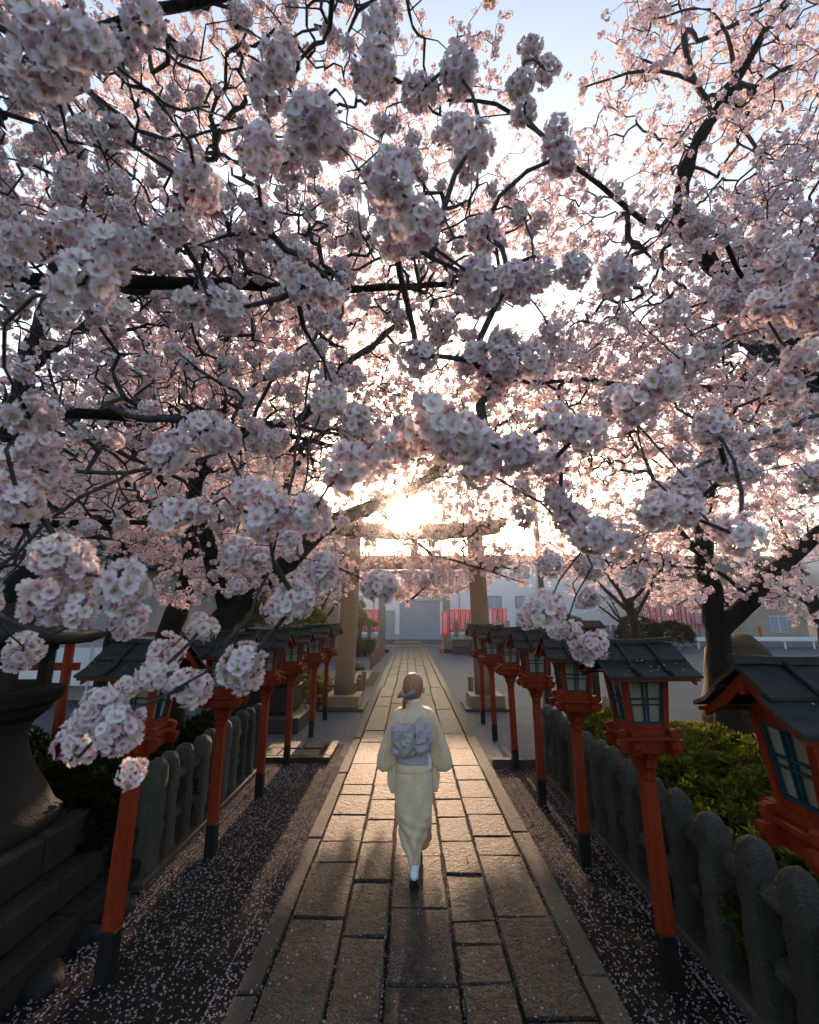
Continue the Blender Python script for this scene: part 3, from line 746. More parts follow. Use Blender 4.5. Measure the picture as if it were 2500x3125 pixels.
# log bollards
def bollard(x, y, h, label, group):
    mb = MB(); mb.loft([ring((0, 0, 0), (0, 0, 1), .075, 10), ring((0, 0, h - .015), (0, 0, 1), .073, 10), ring((0, 0, h), (0, 0, 1), .062, 10)])
    o = mb.build('log_bollard', 'log', None, False); o.location = (x, y, 0)
    o.rotation_euler = (random.uniform(-.04, .04), random.uniform(-.06, .06), 0)
    tag(o, label, 'bollard', group)
for px, y in ((1090, 12.1), (1099, 12.9), (1107, 13.8), (1114, 14.7)):
    bollard(pixx(px, y) - .02, y, .55, 'short brown log bollard beside the stone torii pillar', 'log bollards by the torii')
for i in range(7):
    y = 20.6 + i * 1.15; bollard(-1.62 + .02 * i, y, .62, 'short brown log bollard along the far path edge beside the young maple', 'log bollards along the far path')
bollard(1.63, 12.9, .6, 'single brown log bollard standing by the torii pillar base', 'single bollard')

# stone monument base on the left behind the row of lanterns
mo = thing('stone_monument', (-3.1, 10.1, 0), 'square stone monument base of stacked blocks behind the red lanterns', 'monument')
MB().box((0, 0, .14), (2.0, 1.5, .28), bev=.02).build('plinth', 'granite_dark', mo)
for row in range(2):
    for i in range(3):
        MB().box((-.52 + i * .52, 0, .28 + .26 + row * .5), (.5, 1.0, .48), bev=.03).build('block', 'lantern_stone', mo)
MB().box((.1, 0, 1.55), (.9, .6, .5), taper=(.9, .9), bev=.03).build('stele', 'pale_stone', mo)

# small red shrine fence and posts at the far left
rt = thing('red_gate', (-4.67, 6.0, 0), 'red painted wooden gate behind the tall stone lantern', 'gate')
for s in (-1, 1): MB().cyl((s * .42, 0, 0), (s * .40, 0, 1.85), .06, .055, 14).build('post', 'vermilion', rt, True)
MB().box((0, 0, 1.55), (1.1, .06, .09)).build('tie_beam', 'vermilion', rt)
MB().box((0, 0, 1.89), (1.3, .12, .1), bev=.01).build('lintel', 'vermilion', rt)
MB().box((0, 0, 1.966), (1.42, .18, .05)).build('cap', 'black_paint', rt)
rt2 = thing('red_railing', (-5.2, 13.0, 0), 'red wooden railing in front of the shrine hall', 'railing')
for i in range(6): MB().box((-2.5 + i, 0, .9), (.12, .12, 1.8)).build('post', 'vermilion', rt2)
for z in (.6, 1.2, 1.7): MB().box((0, 0, z), (5.4, .07, .1)).build('rail', 'vermilion', rt2)
wf = thing('white_panel_fence', (-7.5, 12.0, 0), 'low white panel fence seen through the stone lantern', 'fence')
for i in range(9): MB().box((-3.6 + i * .9, 0, .95), (.86, .05, .9)).build('panel', 'white_paint', wf)
for i in range(10): MB().box((-4.05 + i * .9, 0, .75), (.06, .08, 1.5)).build('post', 'metal_grey', wf)

# ================================================================== BLOSSOM CLUSTERS (shared meshes)
PET_HI = [(0.0, 0.0, 0.0), (0.42, -0.40, .10), (0.42, 0.40, .10), (0.84, -0.40, .26), (0.97, -0.17, .30), (0.88, 0.0, .22), (0.97, 0.17, .30), (0.84, 0.40, .26), (0.5, 0.0, .03)]
PF_HI = [(0, 1, 8), (0, 8, 2), (1, 3, 8), (8, 7, 2), (3, 4, 8), (4, 5, 8), (5, 6, 8), (6, 7, 8)]
PET_LO = [(0.0, 0.0, 0.0), (0.6, -0.46, .16), (0.98, 0.0, .26), (0.6, 0.46, .16)]
PF_LO = [(0, 1, 2), (0, 2, 3)]
def cluster_mesh(name, seed, nfl, hi, rad=0.05, fr=0.0205, buds=3):
    rs = np.random.default_rng(seed)
    V, Fc, Cc = [], [], []
    def add(v, f, c):
        n = len(V); V.extend(v); Fc.extend([tuple(i + n for i in q) for q in f]); Cc.extend(c)
    k = np.arange(nfl) + .5
    phi = np.arccos(1 - 2 * k / nfl); th = math.pi * (1 + 5 ** .5) * k
    for i in range(nfl):
        d = np.array([math.cos(th[i]) * math.sin(phi[i]), math.sin(th[i]) * math.sin(phi[i]), math.cos(phi[i])]) + rs.normal(0, .22, 3)
        d /= np.linalg.norm(d)
        nrm = d + rs.normal(0, .28, 3); nrm /= np.linalg.norm(nrm)
        c = d * rad * (rs.uniform(.82, 1.12) if i % 4 else rs.uniform(.45, .7))
        a = np.cross(nrm, [.3, .5, .8]); a /= np.linalg.norm(a); bb = np.cross(nrm, a)
        r = fr * rs.uniform(.85, 1.12); spin = rs.uniform(0, 6.28); cup = rs.uniform(.5, 1.5)
        old = rs.random() < .3; tone = rs.uniform(.92, 1.0)
        cb = (.62, .24, .36) if old else (.80, .70, .64)
        ce = (.92 * tone, .81 * tone, .88 * tone) if old else (.94 * tone, .875 * tone, .915 * tone)
        for p in range(5):
            t = spin + p * 2 * math.pi / 5; u = math.cos(t) * a + math.sin(t) * bb; w = np.cross(nrm, u)
            pet, pf = (PET_HI, PF_HI) if hi else (PET_LO, PF_LO)
            lift = rs.uniform(.7, 1.3)
            vv = [c + r * (q[0] * u + q[1] * 1.02 * w + q[2] * cup * lift * nrm) for q in pet]
            cc = [(*(np.array(cb) * (1 - min(1, q[0] * 1.9)) + np.array(ce) * min(1, q[0] * 1.9)), 1) for q in pet]
            add(vv, pf, cc)
        if hi:
            cc_ = (.42, .10, .16, 1) if old else (.62, .42, .16, 1)
            for s in range(7):                                   # stamens
                t = rs.uniform(0, 6.28); u = math.cos(t) * a + math.sin(t) * bb
                tip = c + r * (.36 * u * rs.uniform(.5, 1.1) + .42 * nrm); w = np.cross(nrm, u) * r * .045
                add([c - w, c + w, tip + w * 1.8, tip - w * 1.8], [(0, 1, 2, 3)], [cc_, cc_, (.70, .5, .2, 1), (.70, .5, .2, 1)])
            base = c - nrm * .001; w = np.cross(d, a) * .0011     # flower stalk
            e = d * rad * .12
            add([base - w, base + w, e + w, e - w], [(0, 1, 2, 3)], [(.20, .14, .06, 1)] * 4)
        else:
            t = [c + nrm * r * .06 + r * .2 * (math.cos(q) * a + math.sin(q) * bb) for q in (0, 2.1, 4.2)]
            cc_ = (.38, .09, .15, 1) if old else (.55, .30, .20, 1)
            add(t, [(0, 1, 2)], [cc_] * 3)
    for i in range(buds):
        d = rs.normal(0, 1, 3); d /= np.linalg.norm(d); c = d * rad * rs.uniform(.9, 1.3)
        a = np.cross(d, [.3, .5, .8]); a /= np.linalg.norm(a); bb = np.cross(d, a); r = .0055
        vv = [c - d * r * 1.6] + [c + r * (math.cos(q) * a + math.sin(q) * bb) for q in (0, 1.57, 3.14, 4.71)] + [c + d * r * 2.0]
        add(vv, [(0, 1, 2), (0, 2, 3), (0, 3, 4), (0, 4, 1), (5, 2, 1), (5, 3, 2), (5, 4, 3), (5, 1, 4)], [(.3, .12, .10, 1)] + [(.62, .25, .36, 1)] * 4 + [(.66, .34, .44, 1)])
    me = bpy.data.meshes.new(name); me.from_pydata([tuple(map(float, v)) for v in V], [], Fc)
    at = me.color_attributes.new('col', 'FLOAT_COLOR', 'POINT'); at.data.foreach_set('color', np.array(Cc, dtype=np.float32).ravel())
    me.materials.append(M['petal']); me.polygons.foreach_set('use_smooth', [True] * len(me.polygons)); me.update()
    return me
HI = [cluster_mesh('blossom_cluster', 100 + i, n, True, rd, .0215, buds=5) for i, (n, rd) in enumerate(((44, .056), (36, .050), (52, .060), (36, .046), (40, .053)))]
LO = [cluster_mesh('blossom_tuft', 200 + i, n, False, rd, .023, 1) for i, (n, rd) in enumerate(((15, .044), (11, .038), (18, .05), (9, .034), (13, .042)))]
lib = bpy.data.collections.new('blossom_library')
for i, me in enumerate(LO + HI):
    lib.objects.link(bpy.data.objects.new('tuft_%02d' % i, me))

def make_gn(name, coll):
    ng = bpy.data.node_groups.new(name, 'GeometryNodeTree')
    ng.interface.new_socket('Geometry', in_out='INPUT', socket_type='NodeSocketGeometry')
    ng.interface.new_socket('Geometry', in_out='OUTPUT', socket_type='NodeSocketGeometry')
    N = ng.nodes; L = ng.links
    gi = N.new('NodeGroupInput'); go = N.new('NodeGroupOutput'); ip = N.new('GeometryNodeInstanceOnPoints')
    ci = N.new('GeometryNodeCollectionInfo'); ci.inputs['Collection'].default_value = coll
    ci.inputs['Separate Children'].default_value = True; ci.inputs['Reset Children'].default_value = True
    def at(nm, ty):
        a = N.new('GeometryNodeInputNamedAttribute'); a.data_type = ty; a.inputs['Name'].default_value = nm
        return a.outputs[0]
    L.new(gi.outputs[0], ip.inputs['Points']); L.new(ci.outputs[0], ip.inputs['Instance'])
    ip.inputs['Pick Instance'].default_value = True
    L.new(at('idx', 'INT'), ip.inputs['Instance Index'])
    r2 = N.new('FunctionNodeEulerToRotation'); L.new(at('rot', 'FLOAT_VECTOR'), r2.inputs[0])
    L.new(r2.outputs[0], ip.inputs['Rotation']); L.new(at('scl', 'FLOAT'), ip.inputs['Scale'])
    L.new(ip.outputs[0], go.inputs[0])
    return ng
GN_BLOOM = make_gn('blossom_scatter', lib)
def scatter(name, pts, idx, rot, scl, gn, parent):
    me = bpy.data.meshes.new(name); me.from_pydata([tuple(p) for p in pts], [], [])
    a = me.attributes.new('idx', 'INT', 'POINT'); a.data.foreach_set('value', np.asarray(idx, dtype=np.int32))
    a = me.attributes.new('scl', 'FLOAT', 'POINT'); a.data.foreach_set('value', np.asarray(scl, dtype=np.float32))
    a = me.attributes.new('rot', 'FLOAT_VECTOR', 'POINT'); a.data.foreach_set('vector', np.asarray(rot, dtype=np.float32).ravel())
    o = link(bpy.data.objects.new(name, me), parent); o['kind'] = 'stuff'
    md = o.modifiers.new('scatter', 'NODES'); md.node_group = gn
    return o

# ================================================================== CHERRY TREES
def resample(pts, step, wob, rs):
    pts = np.asarray(pts, float); out = [pts[0]]
    # Catmull-Rom through the given points
    n = len(pts)
    for i in range(n - 1):
        p0, p1, p2, p3 = pts[max(i - 1, 0)], pts[i], pts[i + 1], pts[min(i + 2, n - 1)]
        k = max(2, int(np.linalg.norm(p2 - p1) / step))
        for t in np.linspace(0, 1, k + 1)[1:]:
            q = .5 * ((2 * p1) + (-p0 + p2) * t + (2 * p0 - 5 * p1 + 4 * p2 - p3) * t * t + (-p0 + 3 * p1 - 3 * p2 + p3) * t ** 3)
            out.append(q)
    out = np.array(out)
    w = rs.normal(0, wob, out.shape); w[0] = 0
    w = (w + np.roll(w, 1, 0) + np.roll(w, -1, 0)) / 2; w[0] = 0
    return out + w

def tube(mb, pts, rad, sides):
    n = len(pts); pts = np.asarray(pts); d = np.gradient(pts, axis=0); d /= np.linalg.norm(d, axis=1)[:, None] + 1e-9
    ref = np.array([.21, .13, .97]) if abs(d[0][2]) < .85 else np.array([.97, .2, .1])
    u = np.cross(ref, d); u /= np.linalg.norm(u, axis=1)[:, None] + 1e-9; w = np.cross(d, u)
    a = np.arange(sides) * 2 * math.pi / sides
    V = pts[:, None, :] + rad[:, None, None] * (np.cos(a)[None, :, None] * u[:, None, :] + np.sin(a)[None, :, None] * w[:, None, :])
    base = mb['n']; mb['v'].append(V.reshape(-1, 3)); mb['n'] += n * sides
    i = np.arange(n - 1)[:, None] * sides; j = np.arange(sides)[None, :]; j2 = (j + 1) % sides
    q = np.stack([i + j, i + j2, i + sides + j2, i + sides + j], -1).reshape(-1, 4) + base
    mb['f'].append(q)
    t = np.array([[base + (n - 1) * sides + k for k in range(sides)]])
    if sides == 4: mb['f'].append(t)

def nd(): return {'v': [], 'f': [], 'n': 0}
def build_tubes(name, mb, mat, parent):
    V = np.concatenate(mb['v']).astype(np.float32); Fq = np.concatenate(mb['f']).astype(np.int32)
    me = bpy.data.meshes.new(name); me.vertices.add(len(V)); me.vertices.foreach_set('co', V.ravel())
    me.loops.add(Fq.size); me.loops.foreach_set('vertex_index', Fq.ravel())
    me.polygons.add(len(Fq)); me.polygons.foreach_set('loop_start', np.arange(len(Fq), dtype=np.int32) * 4)
    me.polygons.foreach_set('use_smooth', np.ones(len(Fq), dtype=bool))
    me.update(calc_edges=True); me.materials.append(M[mat])
    return link(bpy.data.objects.new(name, me), parent)

def lobe_pts(lobes, n, rs):
    vol = np.array([l[1][0] * l[1][1] * l[1][2] * (l[2] if len(l) > 2 else 1) for l in lobes]); cnt = rs.multinomial(n, vol / vol.sum())
    out = []
    for l, k in zip(lobes, cnt):
        d = rs.normal(0, 1, (k, 3)); d /= np.linalg.norm(d, axis=1)[:, None]
        out.append(np.array(l[0]) + d * np.array(l[1]) * (rs.random(k) ** .42)[:, None])
    return np.concatenate(out)

def ok_bloom(p):
    """keep the crown clear of the lens and of the open wedge through which the low sun reaches the path"""
    d = np.linalg.norm(p - CAMP, axis=1)
    keep = d > .95
    keep &= p[:, 2] > 1.2
    s = np.array([math.sin(SUN_AZ) * math.cos(SUN_EL), math.cos(SUN_AZ) * math.cos(SUN_EL), math.sin(SUN_EL)])
    t = (p - CAMP) @ s; off = np.linalg.norm(p - CAMP - t[:, None] * s, axis=1)
    keep &= ~((t > 0) & (off < .05 + .012 * t))
    return keep

NB = [0]
def cherry(label, limbs, lobes, ntips, seed, density=1.0, tuft=1.0, near=False, hero=None, name='cherry_tree', step=.13, twigr=.0026, droop=.12, maxlen=2.6):
    rs = np.random.default_rng(seed)
    root = thing(name, tuple(limbs[0][0][0]), label, 'cherry tree', 'cherry trees over the path')
    org = np.array(limbs[0][0][0], float)
    pos, par, fixr, isl = [], [], [], []
    for k, (pts, r0, r1) in enumerate(limbs):
        pts = [np.array(q, float) for q in pts]
        if k and r0 < .02 and pos:
            ap = np.array(pos); dd_ = np.linalg.norm(ap - pts[0], axis=1); a_ = ap[int(np.argmin(dd_))]
            if dd_.min() > .12: pts = [a_, a_ * .55 + pts[0] * .45 + np.array([rs.normal(0, .08), rs.normal(0, .08), .12 * dd_.min()])] + pts
        rp = resample(pts, .16 if r0 > .02 else .09, .02 if r0 < .02 else .012 + .05 * r0, rs)
        n = len(rp); rad = r0 + (r1 - r0) * np.linspace(0, 1, n) ** .8
        if k == 0: rad = rad * (1 + .55 * np.exp(-np.arange(n) * .16 / .35))
        rad = rad * (1 + rs.normal(0, .04, n))
        mb = nd(); tube(mb, rp - org, rad, 14 if r0 > .08 else 8)
        o = build_tubes('trunk' if k == 0 else 'limb', mb, 'bark' if r0 > .03 else 'twig', root)
        if r0 > .08: rough_mesh(o, .02, 5, seed)
        for i, q in enumerate(rp):
            if k == 0 and i < n * .45: continue
            pos.append(q); par.append(len(pos) - 2 if i else -1); fixr.append(rad[i]); isl.append(True)
    nl = len(pos)
    T = lobe_pts(lobes, ntips, rs)
    if hero is not None: T = np.concatenate([np.array([h[0] for h in hero]), T])
    nh = 0 if hero is None else len(hero)
    heroid = np.arange(len(T)) < nh
    CAP = nl + len(T) * 24; A = np.zeros((CAP, 3)); A[:nl] = np.array(pos); cnt = nl
    d0 = np.array([np.min(np.sum((A[:nl] - t) ** 2, 1)) for t in T]); d0[heroid] += 1e3
    order = np.argsort(d0)
    parent = np.full(CAP, -1); chains = []; tipcount = np.zeros(CAP); kind = np.zeros(CAP, int); heroend = []
    for ti in order:
        t = T[ti]
        dd = np.sqrt(np.sum((A[:cnt] - t) ** 2, 1))
        pen = dd + .25 * np.maximum(0, A[:cnt, 2] - t[2]) * (0 if droop > .3 else 1)
        a = int(np.argmin(pen)); L = dd[a]
        if L < .06: continue
        if L > maxlen and not heroid[ti]: continue
        st = A[a]; k = max(2, int(L / step))
        side = rs.normal(0, .16 * L, 3)
        c1 = st + (t - st) * .33 + side + np.array([0, 0, .10 * L]); c2 = st + (t - st) * .7 + side * .6 + np.array([0, 0, droop * L])
        tt = np.linspace(0, 1, k + 1)[:, None]
        pth = (1 - tt) ** 3 * st + 3 * (1 - tt) ** 2 * tt * c1 + 3 * (1 - tt) * tt ** 2 * c2 + tt ** 3 * t
        w = np.cumsum(rs.normal(0, .011 + .006 * L, pth.shape), 0); w -= w[0]; w -= np.linspace(0, 1, k + 1)[:, None] * w[-1]
        if k > 2: w[1:-1] = (w[:-2] + 2 * w[1:-1] + w[2:]) / 4
        pth = pth + w
        ids = [a]
        for q in pth[1:]:
            A[cnt] = q; parent[cnt] = ids[-1]; ids.append(cnt); cnt += 1
        chains.append(ids); tipcount[ids[-1]] = 1
        if heroid[ti]: heroend.append((ti, ids))
    for i in range(cnt - 1, nl - 1, -1):
        if parent[i] >= 0: tipcount[parent[i]] += tipcount[i]
    rad = twigr * np.maximum(tipcount, 1) ** .47
    rad[:nl] = np.minimum(np.array(fixr), np.maximum(rad[:nl], .004))
    mb = nd(); mt = nd()
    for ids in chains:
        rr = rad[ids].copy(); rr[0] = min(rr[0], rr[1] * 1.3)
        rr[-1] *= .7
        tube(mb if rr[1] > .012 else mt, A[ids] - org, rr, 6 if rr[1] > .012 else 4)
    if mb['n']: o = build_tubes('boughs', mb, 'bark' if not near else 'twig', root); o['kind'] = 'stuff'
    if mt['n']: o = build_tubes('twigs', mt, 'twig', root); o['kind'] = 'stuff'
    # blossom on the thin wood
    pts = []
    for ids in chains:
        if ids[-1] in [h[1][-1] for h in heroend]: continue
        n = len(ids)
        for q in range(1, n):
            if rad[ids[q]] > .011: continue
            pr = density * (.38 + .5 * q / n)
            if q == n - 1: pr = 1.0 if density > .2 else .45
            kk = int(pr) + (rs.random() < pr % 1)
            for _ in range(kk): pts.append(A[ids[q]] + rs.normal(0, .035, 3))
    for i in range(nl):                          # short spurs on the thinner limbs
        if fixr[i] < .034 and rs.random() < .75 * density + .08:
            for _ in range(2): pts.append(A[i] + rs.normal(0, .05, 3))
        if fixr[i] < .05 and (i == nl - 1 or par[i + 1] == -1):
            for _ in range(5): pts.append(A[i] + rs.normal(0, .06, 3))
    pts = np.array(pts) if pts else np.zeros((0, 3))
    pts = pts[ok_bloom(pts)]
    d = np.linalg.norm(pts - CAMP, axis=1)
    idx = rs.integers(0, 5, len(pts)) + np.where(d < 4.2, 5, 0)
    scl = rs.uniform(.72, 1.2, len(pts)) * tuft * np.where(d < 4.2, .9, 1.0) * np.where(d > 14, 1.35, 1)
    if len(pts): scatter('crown', pts - org, idx, rs.uniform(0, 6.28, (len(pts), 3)), scl, GN_BLOOM, root)
    NB[0] += len(pts)
    for ti, ids in heroend:                      # the big near pompoms, one object each
        c, dia = hero[ti]
        me = HI[ti % 5]; o = bpy.data.objects.new('blossom_cluster', me); link(o, root)
        o.location = c - org; o.rotation_euler = tuple(rs.uniform(0, 6.28, 3)); s = dia / .132; o.scale = (s * rs.uniform(.95, 1.1), s, s * rs.uniform(.9, 1.05))
    return root

# near pompoms of the overhanging sprays: photo pixel (1725 wide), width in the photo -> distance from its usual size
K = 2500 / 1725
HP = [(165, 1560, 92), (205, 1520, 84), (262, 1480, 112), (330, 1420, 96), (398, 1448, 100), (350, 1375, 80), (425, 1322, 82), (512, 1405, 108),
      (258, 1235, 132), (165, 1205, 112), (112, 1262, 112), (85, 1318, 92), (48, 1372, 70), (622, 1262, 112), (585, 1285, 70), (652, 1150, 88), (650, 1225, 66), (500, 1168, 84), (800, 1235, 86),
      (362, 1088, 92), (560, 1080, 120), (520, 1035, 84), (600, 1110, 70), (38, 1045, 112), (18, 985, 86), (362, 952, 90), (425, 905, 84), (470, 925, 84), (735, 985, 120), (790, 975, 84), (62, 878, 112), (80, 940, 84),
      (55, 505, 100), (22, 560, 76), (175, 598, 136), (130, 660, 70), (292, 515, 100), (340, 545, 76), (482, 655, 92), (415, 388, 104), (455, 420, 76), (148, 365, 74), (250, 652, 64), (40, 625, 70),
      (815, 385, 132), (860, 345, 70), (832, 492, 108), (945, 482, 76), (992, 312, 104), (960, 270, 60), (1012, 592, 112), (1075, 590, 80), (545, 320, 96), (605, 340, 84), (662, 262, 120), (705, 300, 88), (640, 230, 70),
      (102, 112, 140), (60, 185, 80), (55, 22, 92), (300, 42, 100), (195, 225, 84), (140, 150, 80), (800, 62, 84), (790, 150, 92), (884, 192, 92), (560, 190, 84), (640, 600, 84), (522, 492, 70), (610, 570, 60),
      (1096, 178, 70), (1150, 150, 64), (1016, 492, 76), (692, 842, 92), (740, 800, 64), (880, 752, 84), (912, 890, 132), (860, 930, 70), (985, 930, 112), (1010, 985, 84), (1085, 955, 104), (1160, 975, 84), (1180, 1048, 84),
      (1250, 1128, 104), (1305, 1145, 92), (1205, 1095, 80), (1440, 1070, 100), (1395, 1045, 70), (1560, 1130, 100), (1510, 1115, 66), (1230, 1362, 68), (1150, 1285, 100), (1195, 1262, 66), (1110, 1300, 60), (1500, 902, 80), (1532, 992, 72),
      (1340, 856, 96), (1300, 838, 64), (1232, 912, 100), (1130, 582, 84), (1300, 582, 84), (1180, 330, 80), (1445, 768, 76), (1650, 560, 84), (1700, 645, 92), (1602, 650, 84), (1240, 1190, 60), (1340, 1215, 60), (1000, 760, 80), (1060, 720, 84), (1120, 760, 84), (930, 690, 60), (1160, 700, 60),
      (1690, 760, 84), (1640, 690, 64), (1490, 740, 64), (1710, 1010, 70), (1420, 660, 64)]
hero_L, hero_R = [], []
for px, py, dd in HP:
    z = .125 * F / (dd * K)
    q = P(px * K, py * K, z)
    hl_ = hero_R if px > 1270 else hero_L
    hl_.append((q, (.120 if py > 1090 else .126) * random.uniform(.92, 1.08)))
    for _ in range(0 if py > 1090 else int(random.random() < .55)):          # a spur carries two or three pompoms side by side
        dv = np.array([random.gauss(0, 1), random.gauss(0, .7), random.gauss(0, .8)]); dv /= np.linalg.norm(dv)
        hl_.append((q + dv * random.uniform(.085, .12), .115 * random.uniform(.8, 1.1)))

def PL(*a): return [P(x * K, y * K, z) for x, y, z in a]
# near left tree, rooted left of the frame, its boughs reaching over the camera
near_l = [
    ([(-3.9, 1.2, 0), (-3.8, 1.25, 1.0), (-3.6, 1.4, 2.0), (-3.3, 1.6, 2.9), (-2.9, 1.9, 3.6)], .24, .15),
    ([(-2.9, 1.9, 3.6), (-2.2, 2.2, 3.95), (-1.3, 2.5, 4.2), (-.5, 2.75, 4.35), (.3, 3.0, 4.6), (1.0, 3.1, 4.95)], .06, .014),
    ([(-3.3, 1.6, 2.9), (-2.7, 2.4, 3.3), (-2.1, 3.1, 3.6), (-1.4, 3.8, 3.75), (-.6, 4.3, 3.8), (.2, 4.7, 3.9)], .06, .014),
    ([(-2.9, 1.9, 3.6), (-2.2, 1.6, 4.2), (-1.3, 1.5, 4.7), (-.4, 1.6, 5.2), (.4, 1.8, 5.6)], .045, .012),
    ([(-3.6, 1.4, 2.0), (-3.1, 2.2, 2.5), (-2.7, 2.9, 2.7), (-2.2, 3.4, 2.85), (-1.6, 3.6, 2.9)], .06, .014),
    (PL((-80, 1020, 2.3), (180, 985, 2.1), (300, 985, 2.0), (420, 965, 1.95), (520, 905, 1.9)), .018, .007),
    (PL((640, 760, 2.2), (635, 950, 1.7), (560, 1180, 1.45), (520, 1290, 1.3), (440, 1380, 1.2), (330, 1450, 1.15), (200, 1540, 1.13)), .0085, .003),
    (PL((-60, 1240, 1.5), (60, 1330, 1.3), (170, 1300, 1.22), (230, 1250, 1.15)), .009, .004),
    (PL((720, 560, 2.3), (715, 660, 2.0), (690, 740, 1.8), (700, 850, 1.6), (640, 1000, 1.5), (628, 1180, 1.3)), .010, .003),
    (PL((1060, 420, 2.4), (1110, 480, 2.1), (1125, 560, 1.9), (1090, 640, 1.8)), .008, .004),
    (PL((830, 960, 2.0), (930, 860, 1.8), (1000, 960, 1.7), (1100, 1020, 1.65), (1180, 1080, 1.6), (1240, 1180, 1.75), (1215, 1300, 1.8)), .009, .003),
]
near_l_lobes = [((-2.1, 2.5, 4.3), (1.7, 1.3, .85)), ((-.7, 2.5, 4.55), (1.3, 1.0, .7)), ((-2.4, 3.6, 3.4), (1.2, 1.0, .75)), ((-1.1, 3.9, 3.9), (1.3, 1.0, .7)),
                ((-.6, 1.6, 5.2), (1.1, .6, .5)), ((.25, 3.0, 4.75), (.75, .8, .5)), ((-2.1, 1.6, 4.5), (1.1, .7, .7)), ((.45, 4.6, 4.1), (.9, .8, .5)), ((-3.2, 3.3, 2.9), (.9, .9, .6)),
                ((-1.35, 2.3, 3.15), (.7, .6, .4)), ((-.9, 2.9, 2.75), (.55, .5, .3), .7)]
cherry('overhanging cherry tree with low white sprays hanging over the tall stone lantern', near_l, near_l_lobes, 2500, 11, density=.085, twigr=.0033, step=.09, near=True, hero=hero_L, tuft=.78)
# leaning tree whose limb crosses the sun
lean = [
    ([(-3.0, 5.9, 0), (-3.0, 6.0, .8), (-2.98, 6.2, 1.5), P(694, 1872, 6.8), P(887, 1710, 7.7), P(1010, 1590, 8.4), P(1140, 1545, 8.7), P(1250, 1500, 9.0), P(1370, 1390, 9.4), P(1450, 1280, 9.7)], .25, .09),
    ([P(694, 1872, 6.8), P(640, 1700, 6.7), P(600, 1520, 6.6), P(640, 1420, 6.5), P(800, 1300, 6.5), P(900, 1290, 6.6), P(1050, 1120, 6.8), P(1150, 1040, 7.0), P(1260, 930, 7.2)], .13, .035),
    ([P(1140, 1545, 8.7), P(1250, 1640, 9.0), P(1320, 1700, 9.2), P(1312, 1780, 9.2), P(1240, 1840, 9.1)], .06, .02),
    ([P(1320, 1700, 9.2), P(1420, 1720, 9.4), P(1520, 1750, 9.6), P(1600, 1780, 9.7)], .035, .012),
    ([P(887, 1710, 7.7), P(870, 1500, 8.0), P(980, 1330, 8.4), P(1120, 1220, 8.8)], .08, .025),
]
lean_lobes = [((-.6, 9.0, 5.6), (2.2, 1.8, 1.0)), ((1.4, 9.6, 5.4), (1.8, 1.8, 1.1)), ((-1.9, 7.4, 4.6), (1.5, 1.4, 1.0)), ((.5, 8.6, 4.2), (1.5, 1.1, .55)), ((.55, 9.3, 2.95), (.75, .6, .3), 1.6),
              ((1.7, 9.6, 3.3), (.95, .6, .35), 1.5), ((-.35, 7.4, 6.0), (1.6, 1.2, .9)), ((1.3, 7.8, 6.2), (1.3, 1.2, .8)), ((-2.6, 6.8, 3.2), (1.0, .9, .6)), ((-1.3, 8.3, 3.6), (.8, .7, .5)), ((2.3, 8.8, 4.4), (.8, .8, .5)), ((-.2, 9.0, 3.5), (1.2, .7, .35), 1.4), ((-1.5, 9.2, 3.1), (.8, .6, .4), 1.2), ((.9, 9.5, 3.7), (1.1, .7, .3), 1.3), ((2.6, 9.4, 3.4), (.7, .6, .4)), ((-.7, 9.6, 4.25), (1.0, .7, .35), 1.5), ((1.3, 9.8, 4.3), (1.3, .7, .35), 1.5), ((.2, 9.6, 3.3), (1.3, .6, .25), 1.6), (P(1110, 1640, 9.2), (.7, .5, .35), 2), (P(1400, 1640, 9.4), (.8, .5, .35), 2), (P(1520, 1700, 9.4), (.7, .5, .4), 2), (P(1290, 1760, 9.2), (.7, .5, .35), 2), (P(1030, 1760, 9.0), (.5, .5, .5), 1.5), (P(720, 1760, 6.6), (.6, .5, .35), 1.6), (P(830, 1800, 7.2), (.5, .5, .35), 1.6), (P(560, 1780, 6.4), (.5, .5, .35), 1.6)]
cherry('leaning cherry tree whose thick limb crosses in front of the sun', lean, lean_lobes, 3800, 12, density=1.15, tuft=1.05)
